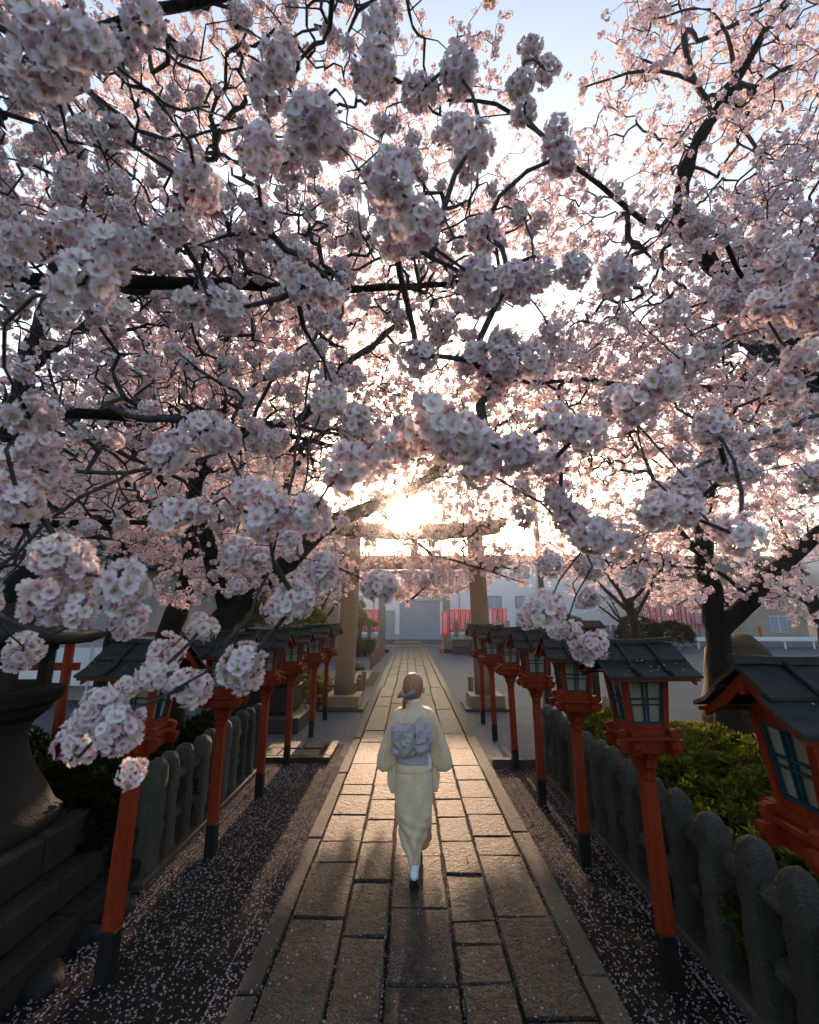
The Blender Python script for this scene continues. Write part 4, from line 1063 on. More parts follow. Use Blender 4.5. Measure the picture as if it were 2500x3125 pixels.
# upright trees on the left
up1 = [
    ([(-4.1, 7.9, 0), (-4.08, 7.9, 1.5), P(575, 1760, 8.0), P(590, 1560, 8.2), P(640, 1300, 8.4), P(700, 1000, 8.6), P(715, 760, 8.8)], .21, .08),
    ([P(590, 1560, 8.2), P(450, 1420, 8.0), P(330, 1300, 7.9), P(200, 1180, 7.9)], .08, .02),
    ([P(640, 1300, 8.4), P(800, 1180, 8.6), P(960, 1050, 8.8), P(1100, 900, 9.0)], .08, .02),
]
up1_lobes = [((-3.4, 7.8, 6.4), (2.2, 1.7, 1.5)), ((-4.5, 7.6, 4.4), (1.8, 1.4, 1.3)), ((-1.9, 7.6, 7.6), (2.0, 1.5, 1.2)), ((-3.4, 8.0, 3.2), (1.5, 1.0, .6)), ((-1.2, 7.0, 8.2), (1.4, 1.2, .8)), (P(900, 450, 8.0), (1.3, 1.1, 1.0)), (P(1250, 480, 8.0), (1.1, 1.0, .9)), (P(1480, 720, 8.2), (1.1, 1.0, .8)), (P(1330, 900, 8.2), (1.2, 1.0, .8)), (P(600, 300, 8.2), (1.4, 1.2, 1.0)), (P(1560, 640, 7.4), (.7, .7, .5)), (P(1640, 830, 8.0), (.8, .8, .5)), (P(1480, 420, 7.2), (.6, .7, .5)), (P(1660, 600, 7.6), (.7, .7, .5), 1.3), (P(1740, 780, 8.2), (.8, .8, .5), 1.3), (P(1580, 480, 7.6), (.5, .6, .4), 1.2)]
cherry('upright dark cherry trunk standing behind the leaning tree', up1, up1_lobes, 3700, 13, density=1.1, maxlen=3.2)
up2 = [
    ([(-5.75, 9.2, 0), (-5.7, 9.2, 1.5), P(385, 1660, 8.9), P(380, 1450, 9.1), P(395, 1280, 9.3), P(350, 1080, 9.6), P(300, 900, 9.9)], .22, .08),
    ([P(385, 1480, 9.0), P(200, 1350, 8.5), P(40, 1260, 8.1)], .08, .02),
    ([P(395, 1280, 9.3), P(520, 1130, 9.0), P(640, 960, 9.0)], .07, .02),
]
up2_lobes = [((-6.2, 8.6, 5.4), (2.4, 1.8, 1.5)), ((-7.2, 8.0, 3.9), (1.9, 1.5, 1.2)), ((-5.0, 9.5, 7.3), (2.4, 1.7, 1.4)), ((-5.6, 8.4, 3.1), (1.6, 1.2, .7)), ((-8.2, 9.5, 5.6), (2.0, 1.5, 1.4)), ((-6.6, 10.5, 8.4), (2.2, 1.4, 1.2)), (P(430, 1680, 8.0), (.8, .7, .45), 1.8), (P(250, 1780, 7.6), (.9, .7, .4), 1.8), (P(80, 1720, 7.4), (.9, .7, .5), 1.5)]
cherry('straight rough barked cherry trunk nearest the shrine hall', up2, up2_lobes, 3000, 14, density=1.1)
edge = [
    ([(-5.6, 5.3, 0), (-5.5, 5.3, 1.4), P(-60, 1500, 5.2), P(10, 1330, 5.3), P(60, 1150, 5.5), P(150, 900, 5.8), P(190, 700, 6.0)], .22, .07),
    ([P(10, 1330, 5.3), P(160, 1280, 5.4), P(330, 1260, 5.6)], .05, .015),
    ([P(60, 1150, 5.5), P(250, 1000, 5.5), P(430, 880, 5.6), P(600, 700, 5.8)], .07, .02),
]
edge_lobes = [((-3.9, 5.5, 4.7), (1.6, 1.2, 1.1)), ((-2.7, 5.4, 5.9), (1.7, 1.3, 1.0)), ((-4.6, 5.4, 3.5), (1.2, 1.0, .7)), ((-3.4, 5.2, 6.9), (1.9, 1.3, .8)), ((-1.3, 5.2, 6.6), (1.5, 1.1, .8)), (P(180, 150, 5.6), (1.1, 1.0, .9)), (P(520, 260, 5.6), (1.0, .9, .8)), (P(850, 130, 5.9), (1.0, .9, .8)), (P(1150, 130, 6.2), (.8, .8, .7)), (P(1400, 300, 6.2), (.6, .6, .5)), (P(1480, 120, 5.6), (.4, .5, .4), 1.3), (P(1560, 300, 5.8), (.3, .4, .3), 1.2), (P(300, 600, 5.6), (1.1, 1.0, .8))]
cherry('cherry trunk behind the red gate with crossing thin boughs', edge, edge_lobes, 3000, 15, density=.95, maxlen=3.2)
# right tree standing in the court
right = [
    ([(6.0, 9.2, 0), (5.95, 9.2, .8), P(2178, 1900, 8.6), P(2170, 1800, 8.6), P(2140, 1690, 8.7), P(2150, 1560, 8.9), P(2165, 1420, 9.1), P(2200, 1290, 9.3), P(2260, 1180, 9.5), P(2330, 1000, 9.8)], .245, .08),
    ([P(2185, 1935, 8.6), P(2270, 1850, 8.5), P(2350, 1760, 8.4), P(2450, 1670, 8.3), P(2600, 1560, 8.2)], .19, .11),
    ([P(2140, 1690, 8.7), P(2060, 1610, 8.5), P(2010, 1500, 8.3), P(1960, 1380, 8.1), P(1900, 1270, 8.0)], .09, .02),
    ([P(2165, 1420, 9.1), P(2300, 1230, 8.0), P(2330, 1205, 7.4), P(2100, 1180, 7.2), P(1900, 1175, 7.1), P(1700, 1160, 7.0), P(1520, 1168, 7.0)], .085, .03),
    ([P(2330, 1000, 9.8), P(2350, 830, 8.0), P(2180, 805, 7.5), P(2030, 800, 7.3)], .10, .03),
    ([P(2290, 1830, 8.4), P(2200, 1750, 8.0), P(2060, 1725, 7.8), P(1970, 1720, 7.7)], .05, .018),
]
right_lobes = [((5.2, 8.6, 5.6), (2.4, 1.7, 1.1)), ((3.2, 8.2, 5.5), (1.7, 1.5, 1.1)), ((6.6, 8.2, 4.6), (1.7, 1.4, .9)), ((4.9, 8.2, 3.6), (2.0, 1.0, .55)), ((6.4, 9.5, 2.6), (1.8, 1.0, .45), 1.2), ((7.6, 9.0, 6.6), (2.0, 1.6, 1.3)), ((4.4, 9.2, 7.3), (2.3, 1.6, 1.0)), ((3.2, 7.7, 3.9), (1.2, .9, .5)), ((3.6, 9.4, 3.1), (1.2, .8, .35)), ((2.3, 7.8, 6.6), (1.3, 1.1, .9)), (P(2350, 1790, 8.2), (.9, .7, .35), 2), (P(2460, 1650, 8.0), (.7, .7, .4), 1.6), (P(1960, 1690, 8.1), (.9, .6, .35), 2), (P(1800, 1640, 8.4), (.8, .6, .4), 1.6), (P(2080, 1800, 7.9), (.6, .5, .28), 2), (P(1750, 1740, 8.8), (.6, .5, .3), 2), (P(2440, 1880, 7.8), (.5, .5, .22), 2)]
cherry('big forked cherry tree with a thick trunk standing behind the hedge', right, right_lobes, 4000, 16, density=1.15, tuft=1.05)
# near right tree, rooted right of the frame
near_r = [
    ([(4.6, 3.2, 0), (4.5, 3.25, 1.5), (4.2, 3.6, 2.8), P(2330, 1000, 4.6), P(2130, 740, 4.8), P(2090, 560, 4.8), P(2190, 330, 4.8), P(2300, 150, 4.85), P(2391, 15, 4.9)], .20, .035),
    ([P(2174, 360, 4.8), P(2127, 261, 4.75), P(2018, 217, 4.7), P(1917, 225, 4.6), P(1772, 268, 4.5)], .028, .008),
    ([P(2243, 239, 4.8), P(2235, 145, 4.75), P(2199, 65, 4.7), P(2119, 33, 4.6), P(1996, 58, 4.5)], .026, .008),
    ([P(2090, 720, 4.8), P(1953, 667, 4.5), P(1772, 507, 4.2), P(1641, 391, 4.0), P(1518, 326, 3.8), P(1366, 304, 3.6)], .034, .012),
    ([(4.2, 3.6, 2.8), (3.6, 3.6, 3.3), P(2420, 1000, 3.2), P(2300, 880, 2.9), P(2230, 760, 2.7), P(2120, 700, 2.6)], .05, .010),
    ([(4.2, 3.6, 2.8), P(2560, 1240, 2.9), P(2440, 1150, 2.6), P(2330, 1000, 2.4), P(2240, 920, 2.3)], .03, .008),
    ([P(2560, 1240, 2.9), P(2350, 1320, 2.4), P(2180, 1400, 2.1), P(2080, 1490, 1.9)], .016, .005),
]
near_r_lobes = [((2.6, 3.4, 5.2), (.8, .9, .7)), ((3.0, 3.9, 4.4), (.9, .9, .7)), ((2.5, 4.4, 4.9), (1.1, 1.0, .6)), ((3.6, 3.0, 5.4), (1.0, 1.0, .9)), ((1.6, 4.2, 4.7), (.5, .7, .35)), ((2.8, 3.2, 3.6), (.8, .7, .5)), ((2.5, 2.6, 4.6), (.5, .5, .5)), ((3.6, 4.6, 5.8), (1.2, 1.1, .9)), ((2.4, 5.2, 5.6), (1.0, .9, .5)), (P(1990, 130, 4.6), (.55, .6, .5), 1.4), (P(2330, 180, 4.8), (.8, .8, .7)), (P(2130, 430, 4.5), (.6, .7, .5)), (P(2420, 480, 4.4), (.8, .8, .7)), (P(1930, 640, 4.6), (.45, .6, .4)), (P(2180, 760, 5.0), (.8, .8, .5)), (P(1760, 560, 4.4), (.35, .4, .3), 1.4), (P(1840, 780, 5.2), (.6, .6, .4)), (P(1700, 690, 4.8), (.4, .5, .3)), (P(1960, 170, 6.4), (.7, .8, .6), 1.2), (P(2250, 120, 6.6), (1.0, .9, .7)), (P(2460, 300, 6.6), (.9, .9, .7)), (P(1830, 430, 6.6), (.5, .6, .45), 1.2), (P(2080, 480, 6.6), (.8, .8, .6)), (P(2350, 620, 6.6), (.9, .8, .6))]
cherry('cherry tree overhanging the hedge and the largest red lantern', near_r, near_r_lobes, 2700, 17, density=.68, near=True, hero=hero_R, tuft=.85, maxlen=3.0, step=.1)
# farther trees
def small_cherry(base, h, spread, label, seed, n, tuft=1.2, dens=.9, extra=[], limbs=[]):
    x, y, z = base
    rs = np.random.default_rng(seed)
    L = [([(x, y, z), (x + .1, y, z + h * .2), (x - .05, y, z + h * .38)], .2, .12)]
    for k in range(5):
        a = k * 1.26 + rs.uniform(0, .5)
        L.append(([(x - .05, y, z + h * (.25 + .025 * k)), (x + math.cos(a) * spread * .4, y + math.sin(a) * spread * .3, z + h * .55), (x + math.cos(a) * spread * .85, y + math.sin(a) * spread * .6, z + h * .78)], .09, .02))
    lob = [((x + math.cos(a) * spread * .5, y + math.sin(a) * spread * .4, z + h * rs.uniform(.5, .75)), (spread * .5, spread * .45, h * .2)) for a in np.arange(6) * 1.05]
    lob.append(((x, y, z + h * .82), (spread * .55, spread * .5, h * .17)))
    lob += extra; L += limbs
    cherry(label, L, lob, n, seed, density=dens, tuft=tuft, step=.2, twigr=.004)
small_cherry((13.6, 30, 0), 5.6, 4.2, 'small spreading cherry tree next to the stone lattice fence', 21, 520, 1.0)
small_cherry((-4.4, 22, 0), 5.2, 2.6, 'young cherry tree behind the lamp pole', 22, 420, .85)
small_cherry((8.5, 18, 0), 7.6, 4.6, 'tall cherry tree in the court beside the utility pole', 23, 900, 1.0)
small_cherry((-6.2, 18, 0), 8.4, 4.8, 'tall cherry tree in front of the tan tiled house', 24, 3000, 1.0,
    extra=[((-.8, 17.5, 3.3), (1.2, 1.0, .5), 30), ((.9, 17.5, 3.35), (1.2, 1.0, .5), 30), ((2.4, 17.6, 3.6), (.9, .9, .55), 18), ((-2.6, 17.6, 3.7), (1.2, 1.0, .7), 8)],  # low blossom added over the far path, thickened to shade the near slabs
    limbs=[([(-6.2, 18, 2.3), (-4.6, 17.8, 3.6), (-2.6, 17.6, 3.9), (-.6, 17.5, 3.8), (1.2, 17.5, 3.8), (2.6, 17.5, 3.8)], .12, .03)])
small_cherry((13.0, 15, 0), 8.0, 5.0, 'wide cherry tree between the thick forked trunk and the guard rail', 25, 900, 1.0)

# ================================================================== HEDGES, SHRUBS
def leaf_clump(name, seed, n, ln, wd, mat, up=.5):
    rs = np.random.default_rng(seed); V, Fc = [], []
    for i in range(n):
        d = rs.normal(0, 1, 3); d[2] = abs(d[2]) * up + .1; d /= np.linalg.norm(d)
        w = np.cross(d, rs.normal(0, 1, 3)); w /= np.linalg.norm(w); nn = np.cross(d, w)
        L = ln * rs.uniform(.7, 1.15); b0 = d * .008; k = len(V)
        V += [b0, b0 + d * L * .5 + w * wd / 2 + nn * L * .10, b0 + d * L, b0 + d * L * .5 - w * wd / 2 + nn * L * .10, b0 + d * L * .5]
        Fc += [(k, k + 1, k + 4), (k, k + 4, k + 3), (k + 1, k + 2, k + 4), (k + 4, k + 2, k + 3)]
    me = bpy.data.meshes.new(name); me.from_pydata([tuple(map(float, v)) for v in V], [], Fc); me.materials.append(M[mat]); me.update()
    return me
leaf_lib = {}
for mat in ('leaf', 'leaf_dark', 'leaf_light'):
    c = bpy.data.collections.new(mat + '_library')
    for i in range(4): c.objects.link(bpy.data.objects.new('%s_%d' % (mat, i), leaf_clump(mat, 30 + i, 11, .05, .019, mat)))
    leaf_lib[mat] = make_gn(mat + '_scatter', c)
def hedge(name, label, cat, blobs, n, mat, seed, scl=1.0, stems=True, group=None):
    """blobs: (centre, radii) ; leaves on and just under the surface of the joined blobs"""
    rs = np.random.default_rng(seed); org = np.array([np.mean([b[0][0] for b in blobs]), np.mean([b[0][1] for b in blobs]), 0])
    root = thing(name, tuple(org), label, cat, group)
    area = np.array([b[1][0] * b[1][1] + b[1][1] * b[1][2] for b in blobs]); cnt = rs.multinomial(n, area / area.sum())
    out = []
    for (c, r), k in zip(blobs, cnt):
        d = rs.normal(0, 1, (k, 3)); d[:, 2] = np.abs(d[:, 2]) * 1.0 - .25; d /= np.linalg.norm(d, axis=1)[:, None]
        rad = 1 - np.abs(rs.normal(0, .10, k)) + .05 * np.sin(d[:, 0] * 9) * np.cos(d[:, 1] * 11)
        out.append(np.array(c) + d * np.array(r) * rad[:, None])
    pts = np.concatenate(out); pts = pts[pts[:, 2] > .05]
    rot = np.stack([rs.normal(0, .5, len(pts)), rs.normal(0, .5, len(pts)), rs.uniform(0, 6.28, len(pts))], 1)
    scatter('foliage', pts - org, rs.integers(0, 4, len(pts)), rot, rs.uniform(.7, 1.3, len(pts)) * scl, leaf_lib[mat], root)
    if stems:
        mb = nd()
        for c, r in blobs:
            for i in range(10):
                d = rs.normal(0, 1, 3); d[2] = abs(d[2]); d /= np.linalg.norm(d)
                e = np.array(c) + d * np.array(r) * .9; b0 = np.array([c[0] + rs.normal(0, .06), c[1] + rs.normal(0, .06), 0.0])
                tube(mb, np.array([b0, (b0 + e) / 2 + rs.normal(0, .04, 3), e]) - org, np.array([.012, .009, .004]), 4)
        o = build_tubes('stems', mb, 'bark', root); o['kind'] = 'stuff'
    return root
rs_ = np.random.default_rng(3)
blobs = []
for y in np.arange(1.3, 7.3, .5):
    for x in (2.42, 2.95, 3.5):
        if y > 6.6 and x > 3: continue
        blobs.append(((x + rs_.normal(0, .05), y + rs_.normal(0, .08), .34 + .10 * (x > 2.6)), (.42 + rs_.uniform(-.04, .08), .42 + rs_.uniform(-.04, .08), .46 + rs_.uniform(-.06, .10))))
hedge('azalea_hedge', 'broad clipped green azalea hedge behind the granite fence posts', 'hedge', blobs, 23000, 'leaf', 5)
blobs = []
for y in np.arange(4.3, 7.3, .5):
    for x in (-2.72, -3.3):
        blobs.append(((x + rs_.normal(0, .05), y, .32), (.42, .40, .50 + rs_.uniform(-.05, .1))))
for x in (-4.0, -4.6, -5.2): blobs.append(((x, 4.9, .4), (.5, .5, .75)))
hedge('dark_hedge', 'dark green hedge in deep shade behind the tall stone lantern', 'hedge', blobs, 9000, 'leaf_dark', 6)
hedge('yellow_shrub', 'low shrub with bright yellow green leaves by the brown boulder', 'shrub', [((3.35, 7.35, .4), (.5, .4, .42)), ((3.0, 7.5, .35), (.35, .3, .4))], 1500, 'leaf_light', 7)
hedge('round_bush', 'round dark green bush beside the far red banners', 'shrub', [((9.4, 30.5, 1.2), (1.3, 1.1, 1.5)), ((10.6, 30.8, 1.0), (1.2, 1.0, 1.2))], 2600, 'leaf', 8, 2.2)
hedge('young_maple', 'young maple with feathery yellow green leaves in front of the low wall', 'maple', [((-3.0, 26.6, 2.1), (.6, .5, .5)), ((-2.5, 26.7, 1.7), (.7, .5, .35)), ((-3.5, 26.7, 1.7), (.6, .5, .35)), ((-2.9, 26.6, 2.7), (.4, .4, .4))], 1000, 'leaf_light', 9, 1.6)
hedge('low_shrub', 'low clipped shrub at the foot of the far stone wall', 'shrub', [((-2.9, 27.2, .35), (.9, .5, .45))], 700, 'leaf', 10, 1.6, False)
hedge('green_maple', 'leafy green maple behind the red lantern roofs', 'maple', [((-4.4, 16.5, 2.4), (1.1, .8, .5)), ((-3.7, 16.7, 2.0), (.8, .7, .5)), ((-5.2, 16.6, 2.0), (.9, .8, .6))], 2600, 'leaf_light', 11, 1.5)
hedge('court_shrub', 'dark shrub under the small spreading cherry', 'shrub', [((15.0, 31, .9), (1.5, 1.0, 1.3)), ((17.2, 31.2, .8), (1.5, 1.0, 1.1))], 2000, 'leaf_dark', 12, 2.4)
# planters
def planter(x, y, L, label, rz):
    r = thing('flower_planter', (x, y, 0), label, 'planter', rz=rz)
    for i in range(2):
        MB().box((0, -.16, .09 + i * .14), (L, .03, .13), bev=.004).build('front_board', 'log', r); MB().box((0, .16, .09 + i * .14), (L, .03, .13), bev=.004).build('back_board', 'log', r)
    for s in (-1, 1): MB().box((s * (L / 2 + .016), 0, .16), (.03, .35, .28)).build('end_board', 'log', r)
    MB().box((0, 0, .22), (L - .02, .28, .1)).build('soil', 'soil', r)
    rs = np.random.default_rng(int(abs(x * 97))); k = int(L * 110)
    pts = np.stack([rs.uniform(-L / 2, L / 2, k), rs.uniform(-.18, .18, k), .30 + np.abs(rs.normal(0, .16, k))], 1)
    scatter('plants', pts, rs.integers(0, 4, k), np.stack([rs.normal(0, .5, k), rs.normal(0, .5, k), rs.uniform(0, 6, k)], 1), rs.uniform(1.0, 2.0, k), leaf_lib['leaf_light' if rs.random() > .4 else 'leaf'], r)
planter(-2.75, 12.6, 1.5, 'wooden planter of green plants beside the torii pillar', -.15)
planter(-3.9, 13.4, 1.4, 'wooden planter of green plants behind the stone monument', -.2)
for i, (x, y) in enumerate(((-2.55, 11.3), (-2.95, 11.45), (-2.3, 11.9))):
    r = thing('flower_pot', (x, y, 0), 'terracotta pot of grassy green plants near the monument corner', 'flower pot', 'pots between monument and torii')
    MB().loft([ring((0, 0, z), (0, 0, 1), q, 14) for z, q in ((0, .10), (.22, .14), (.25, .155), (.28, .155))]).build('pot', 'terracotta', r, True)
    k = 130; pts = np.stack([rs_.normal(0, .07, k), rs_.normal(0, .07, k), .3 + np.abs(rs_.normal(0, .2, k))], 1)
    scatter('plant', pts, rs_.integers(0, 4, k), np.stack([rs_.normal(0, .4, k), rs_.normal(0, .4, k), rs_.uniform(0, 6, k)], 1), rs_.uniform(1, 2, k), leaf_lib['leaf_light'], r)

# ================================================================== FALLEN PETALS
def petals(name, label, regions, seed):
    rs = np.random.default_rng(seed); V, Fc = [], []
    for (x0, x1, y0, y1, z, n, clump) in regions:
        if clump:
            cx = rs.uniform(x0, x1, 40); cyy = rs.uniform(y0, y1, 40); ci = rs.integers(0, 40, n)
            xs = np.clip(cx[ci] + rs.normal(0, .16, n), x0, x1); ys = np.clip(cyy[ci] + rs.normal(0, .2, n), y0, y1)
        else: xs = rs.uniform(x0, x1, n); ys = rs.uniform(y0, y1, n)
        a = rs.uniform(0, 6.28, n); sz = rs.uniform(.005, .0095, n); tl = rs.normal(0, .35, (n, 2))
        for i in range(n):
            c, s = math.cos(a[i]), math.sin(a[i]); k = len(V); r = sz[i]
            for u, w in ((-1, 0), (0, -.75), (1, -.3), (.8, 0), (1, .3), (0, .75)):
                dx, dy = r * (u * c - w * s), r * (u * s + w * c)
                V.append((xs[i] + dx, ys[i] + dy, z + .004 + r * .35 + dx * tl[i, 0] + dy * tl[i, 1]))
            Fc.append((k, k + 1, k + 2, k + 3)); Fc.append((k, k + 3, k + 4, k + 5))
    o = meshobj(name, V, Fc, 'fallen'); o['kind'] = 'stuff'; tag(o, label, 'petals'); o['kind'] = 'stuff'
    return o
petals('fallen_petals', 'pale pink petals scattered over the dark soil beside the path', [
    (-2.15, -1.02, 2.4, 4.4, .022, 2600, False), (-2.15, -1.02, 4.4, 7.5, .022, 4200, False), (-2.2, -1.5, 2.6, 7.4, .022, 2200, True), (-1.12, -1.0, 2.4, 7.5, .02, 1500, True), (-2.14, -2.0, 2.6, 7.4, .03, 1500, True), (1.2, 1.32, 2.2, 7.3, .02, 1000, True), (1.74, 1.86, 2.2, 7.3, .03, 1400, True),
    (1.22, 1.9, 2.2, 4.5, .022, 1500, False), (1.22, 1.9, 4.5, 7.3, .022, 1800, False), (1.4, 1.9, 2.2, 7.3, .022, 1200, True),
    (-4, -1.1, 8.7, 11.5, .005, 1500, False), (1.25, 3, 8, 11.5, .005, 900, False)], 41)
pp = [(-1.0, 1.2, 2.3, 4.5, .06, 500, False), (-1.0, 1.2, 4.5, 9, .06, 500, False)]
for xj in COLX[1:7]: pp.append((xj - .012, xj + .012, 2.3, 7.5, .024, 520, True))
petals('path_petals', 'petals strewn on the path slabs and caught in their joints', pp, 42)
V = []
def roof_petals():
    rs = np.random.default_rng(5); V, Fc = [], []
    for o in LANT:
        x, y, _ = o.location
        for i in range(rs.integers(7, 20)):
            dy = rs.uniform(.14, .29); dx = rs.uniform(-.26, .26)
            z = 1.868 - (dy - .14) * .62 + .018; z = 1.872 - (dy - .13) * (.67 if dy < .215 else .0) if dy < .215 else 1.815 - (dy - .215) * .39
            z += .012 + .004; a = rs.uniform(0, 6.28); r = rs.uniform(.005, .009); k = len(V)
            for u, w in ((-1, 0), (0, -.75), (1, 0), (0, .75)):
                ex, ey = r * (u * math.cos(a) - w * math.sin(a)), r * (u * math.sin(a) + w * math.cos(a))
                V.append((x + dx + ex, y - dy + ey, z + .012 + ey * .5))
            Fc.append((k, k + 1, k + 2, k + 3))
    o = meshobj('roof_petals', V, Fc, 'fallen'); tag(o, 'few petals lying on the dark lantern roofs', 'petals'); o['kind'] = 'stuff'
roof_petals()

# ================================================================== PERSON
def cloth_mat(name, c1, c2, sc=30, rough=.75, motif=None):
    m, nt, b = new_mat(name); v = geopos(nt)
    col = ramp(nt, noise(nt, sc, 5, .6, vec=v), [(.35, c1), (.65, c2)])
    if motif:
        f = ramp(nt, noise(nt, 9, 3, .5, vec=v, dist=1.2), [(.60, (0, 0, 0)), (.66, (.55, .55, .55))]); col = mixc(nt, f, col, motif)
    nt.links.new(col, b.inputs['Base Color']); b.inputs['Roughness'].default_value = rough
    b.inputs['Sheen Weight'].default_value = .25
    p = bump(nt, noise(nt, 300, 2, .5, vec=v), .12, .002, b); bump(nt, noise(nt, 12, 3, .5, vec=v), .25, .02, b, p)
    return m
M['kimono'] = cloth_mat('cream_silk', (.72, .53, .34), (.78, .59, .40), 45, .6, (.82, .66, .50))
M['obi'] = cloth_mat('lavender_silk', (.40, .35, .39), (.47, .42, .45), 25, .55)
M['obi_green'] = cloth_mat('grey_green_silk', (.30, .30, .27), (.46, .44, .40), 14, .5, (.44, .39, .44))
M['obi_pink'] = cloth_mat('lilac_silk', (.42, .35, .41), (.52, .42, .46), 14, .5, (.34, .33, .33))
M['lining'] = cloth_mat('peach_lining', (.60, .26, .12), (.66, .33, .18), 20, .7)
M['collar'] = cloth_mat('white_collar', (.72, .73, .76), (.78, .79, .80), 20, .7)
M['tabi'] = cloth_mat('white_tabi', (.66, .68, .74), (.74, .76, .80), 20, .8)
M['bow_cloth'] = cloth_mat('grey_satin', (.20, .17, .16), (.28, .24, .23), 20, .6)
m, nt, b = new_mat('skin'); M['skin'] = m; b.inputs['Base Color'].default_value = (.55, .36, .27, 1); b.inputs['Roughness'].default_value = .55
b.inputs['Subsurface Weight'].default_value = .1
m, nt, b = new_mat('ginger_hair'); M['hair'] = m
tc = nt.nodes.new('ShaderNodeTexCoord'); mp = nt.nodes.new('ShaderNodeMapping'); mp.inputs['Scale'].default_value = (90, 90, 6)
nt.links.new(tc.outputs['Object'], mp.inputs[0])
hn = noise(nt, 1.0, 4, .6, vec=mp.outputs[0])
nt.links.new(ramp(nt, hn, [(.3, (.22, .095, .045)), (.7, (.50, .26, .13))]), b.inputs['Base Color']); b.inputs['Roughness'].default_value = .42
bump(nt, hn, .5, .004, b)

person = thing('person', (0.035, 4.27, 0.052), 'person walking away in a cream kimono with lavender obi and tied back ginger hair', 'person')
def oval(cx, cyy, z, rx, ry, n=28, e=2.2, fold=0.0, ph=0.0):
    out = []
    for i in range(n):
        a = 2 * math.pi * i / n
        q = (abs(math.cos(a)) ** e + abs(math.sin(a)) ** e) ** (-1 / e)
        k = 1 + fold * math.sin(a * 7 + ph) * .6 + fold * math.sin(a * 3 - ph * 1.7) * .6
        out.append((cx + rx * q * k * math.cos(a), cyy + ry * q * k * math.sin(a), z))
    return out
def sub(o, lv=1):
    md = o.modifiers.new('smooth', 'SUBSURF'); md.levels = lv; md.render_levels = lv; return o
# body: one skinned figure
J = {'pel': ((0, 0, .80), .11), 'wai': ((0, 0, .98), .09), 'che': ((0, .005, 1.18), .10), 'nb': ((0, 0, 1.33), .05), 'nk': ((0, .012, 1.40), .044), 'hd0': ((0, .03, 1.46), .068), 'hd1': ((0, .03, 1.535), .075),
     'nose': ((0, .112, 1.485), .012),
     'hl': ((-.07, 0, .76), .085), 'kl': ((-.03, .02, .42), .055), 'al': ((.0, -.02, .09), .032), 'tl': ((.005, .12, .03), .03),
     'hr': ((.07, .02, .76), .085), 'kr': ((.06, .24, .44), .055), 'ar': ((.04, .40, .11), .032), 'tr': ((.04, .54, .04), .03)}
E = [('pel', 'wai'), ('wai', 'che'), ('che', 'nb'), ('nb', 'nk'), ('nk', 'hd0'), ('hd0', 'hd1'), ('hd0', 'nose'), ('pel', 'hl'), ('hl', 'kl'), ('kl', 'al'), ('al', 'tl'), ('pel', 'hr'), ('hr', 'kr'), ('kr', 'ar'), ('ar', 'tr')]
for s, t in ((-1, 'L'), (1, 'R')):
    J['sh' + t] = ((s * .155, 0, 1.275), .05); J['el' + t] = ((s * .23, .02, 1.04), .036); J['wr' + t] = ((s * .15, .19, .96), .024); J['pa' + t] = ((s * .115, .235, .955), .022)
    E += [('che', 'sh' + t), ('sh' + t, 'el' + t), ('el' + t, 'wr' + t), ('wr' + t, 'pa' + t)]
    for f in range(4):
        z = .985 - f * .021; L1 = (.034, .040, .038, .028)[f]
        J['a%d%s' % (f, t)] = ((s * .098, .262, z), .0085); J['b%d%s' % (f, t)] = ((s * (.098 - L1 * .8), .272, z - .006), .0078); J['c%d%s' % (f, t)] = ((s * (.098 - L1 * 1.4), .262, z - .014), .0068)
        E += [('pa' + t, 'a%d%s' % (f, t)), ('a%d%s' % (f, t), 'b%d%s' % (f, t)), ('b%d%s' % (f, t), 'c%d%s' % (f, t))]
    J['th' + t] = ((s * .118, .232, .992), .009); J['ti' + t] = ((s * .095, .245, 1.012), .0078); E += [('wr' + t, 'th' + t), ('th' + t, 'ti' + t)]
keys = list(J); me = bpy.data.meshes.new('body'); me.from_pydata([J[k][0] for k in keys], [(keys.index(a), keys.index(c)) for a, c in E], [])
me.materials.append(M['skin']); body = link(bpy.data.objects.new('body', me), person)
md = body.modifiers.new('skin', 'SKIN'); md.use_smooth_shade = True
for i, k in enumerate(keys): me.skin_vertices[0].data[i].radius = (J[k][1], J[k][1])
me.skin_vertices[0].data[0].use_root = True; sub(body, 1)
# kimono: shoulders to hem, narrowing to the ankle, walking forward
prof = [(1.385, .0, -.012, .052, .050), (1.365, 0, -.012, .062, .060), (1.345, 0, -.01, .085, .072), (1.315, 0, -.008, .135, .085), (1.28, 0, -.006, .168, .098), (1.22, 0, -.004, .175, .108), (1.13, 0, 0, .160, .112),
        (1.03, 0, 0, .136, .108), (.96, 0, 0, .128, .105), (.90, 0, 0, .131, .110), (.86, 0, -.004, .147, .122), (.80, .001, -.006, .155, .130), (.70, .002, 0, .160, .135), (.60, .002, .01, .158, .138), (.50, .002, .03, .150, .15), (.42, .0, .055, .136, .16), (.34, -.003, .085, .112, .18),
        (.27, -.004, .11, .092, .20), (.20, -.003, .14, .072, .215), (.14, -.002, .165, .056, .225), (.095, -.001, .18, .046, .23)]
mb = MB(); rgs = []
PR = np.array(prof)[::-1]
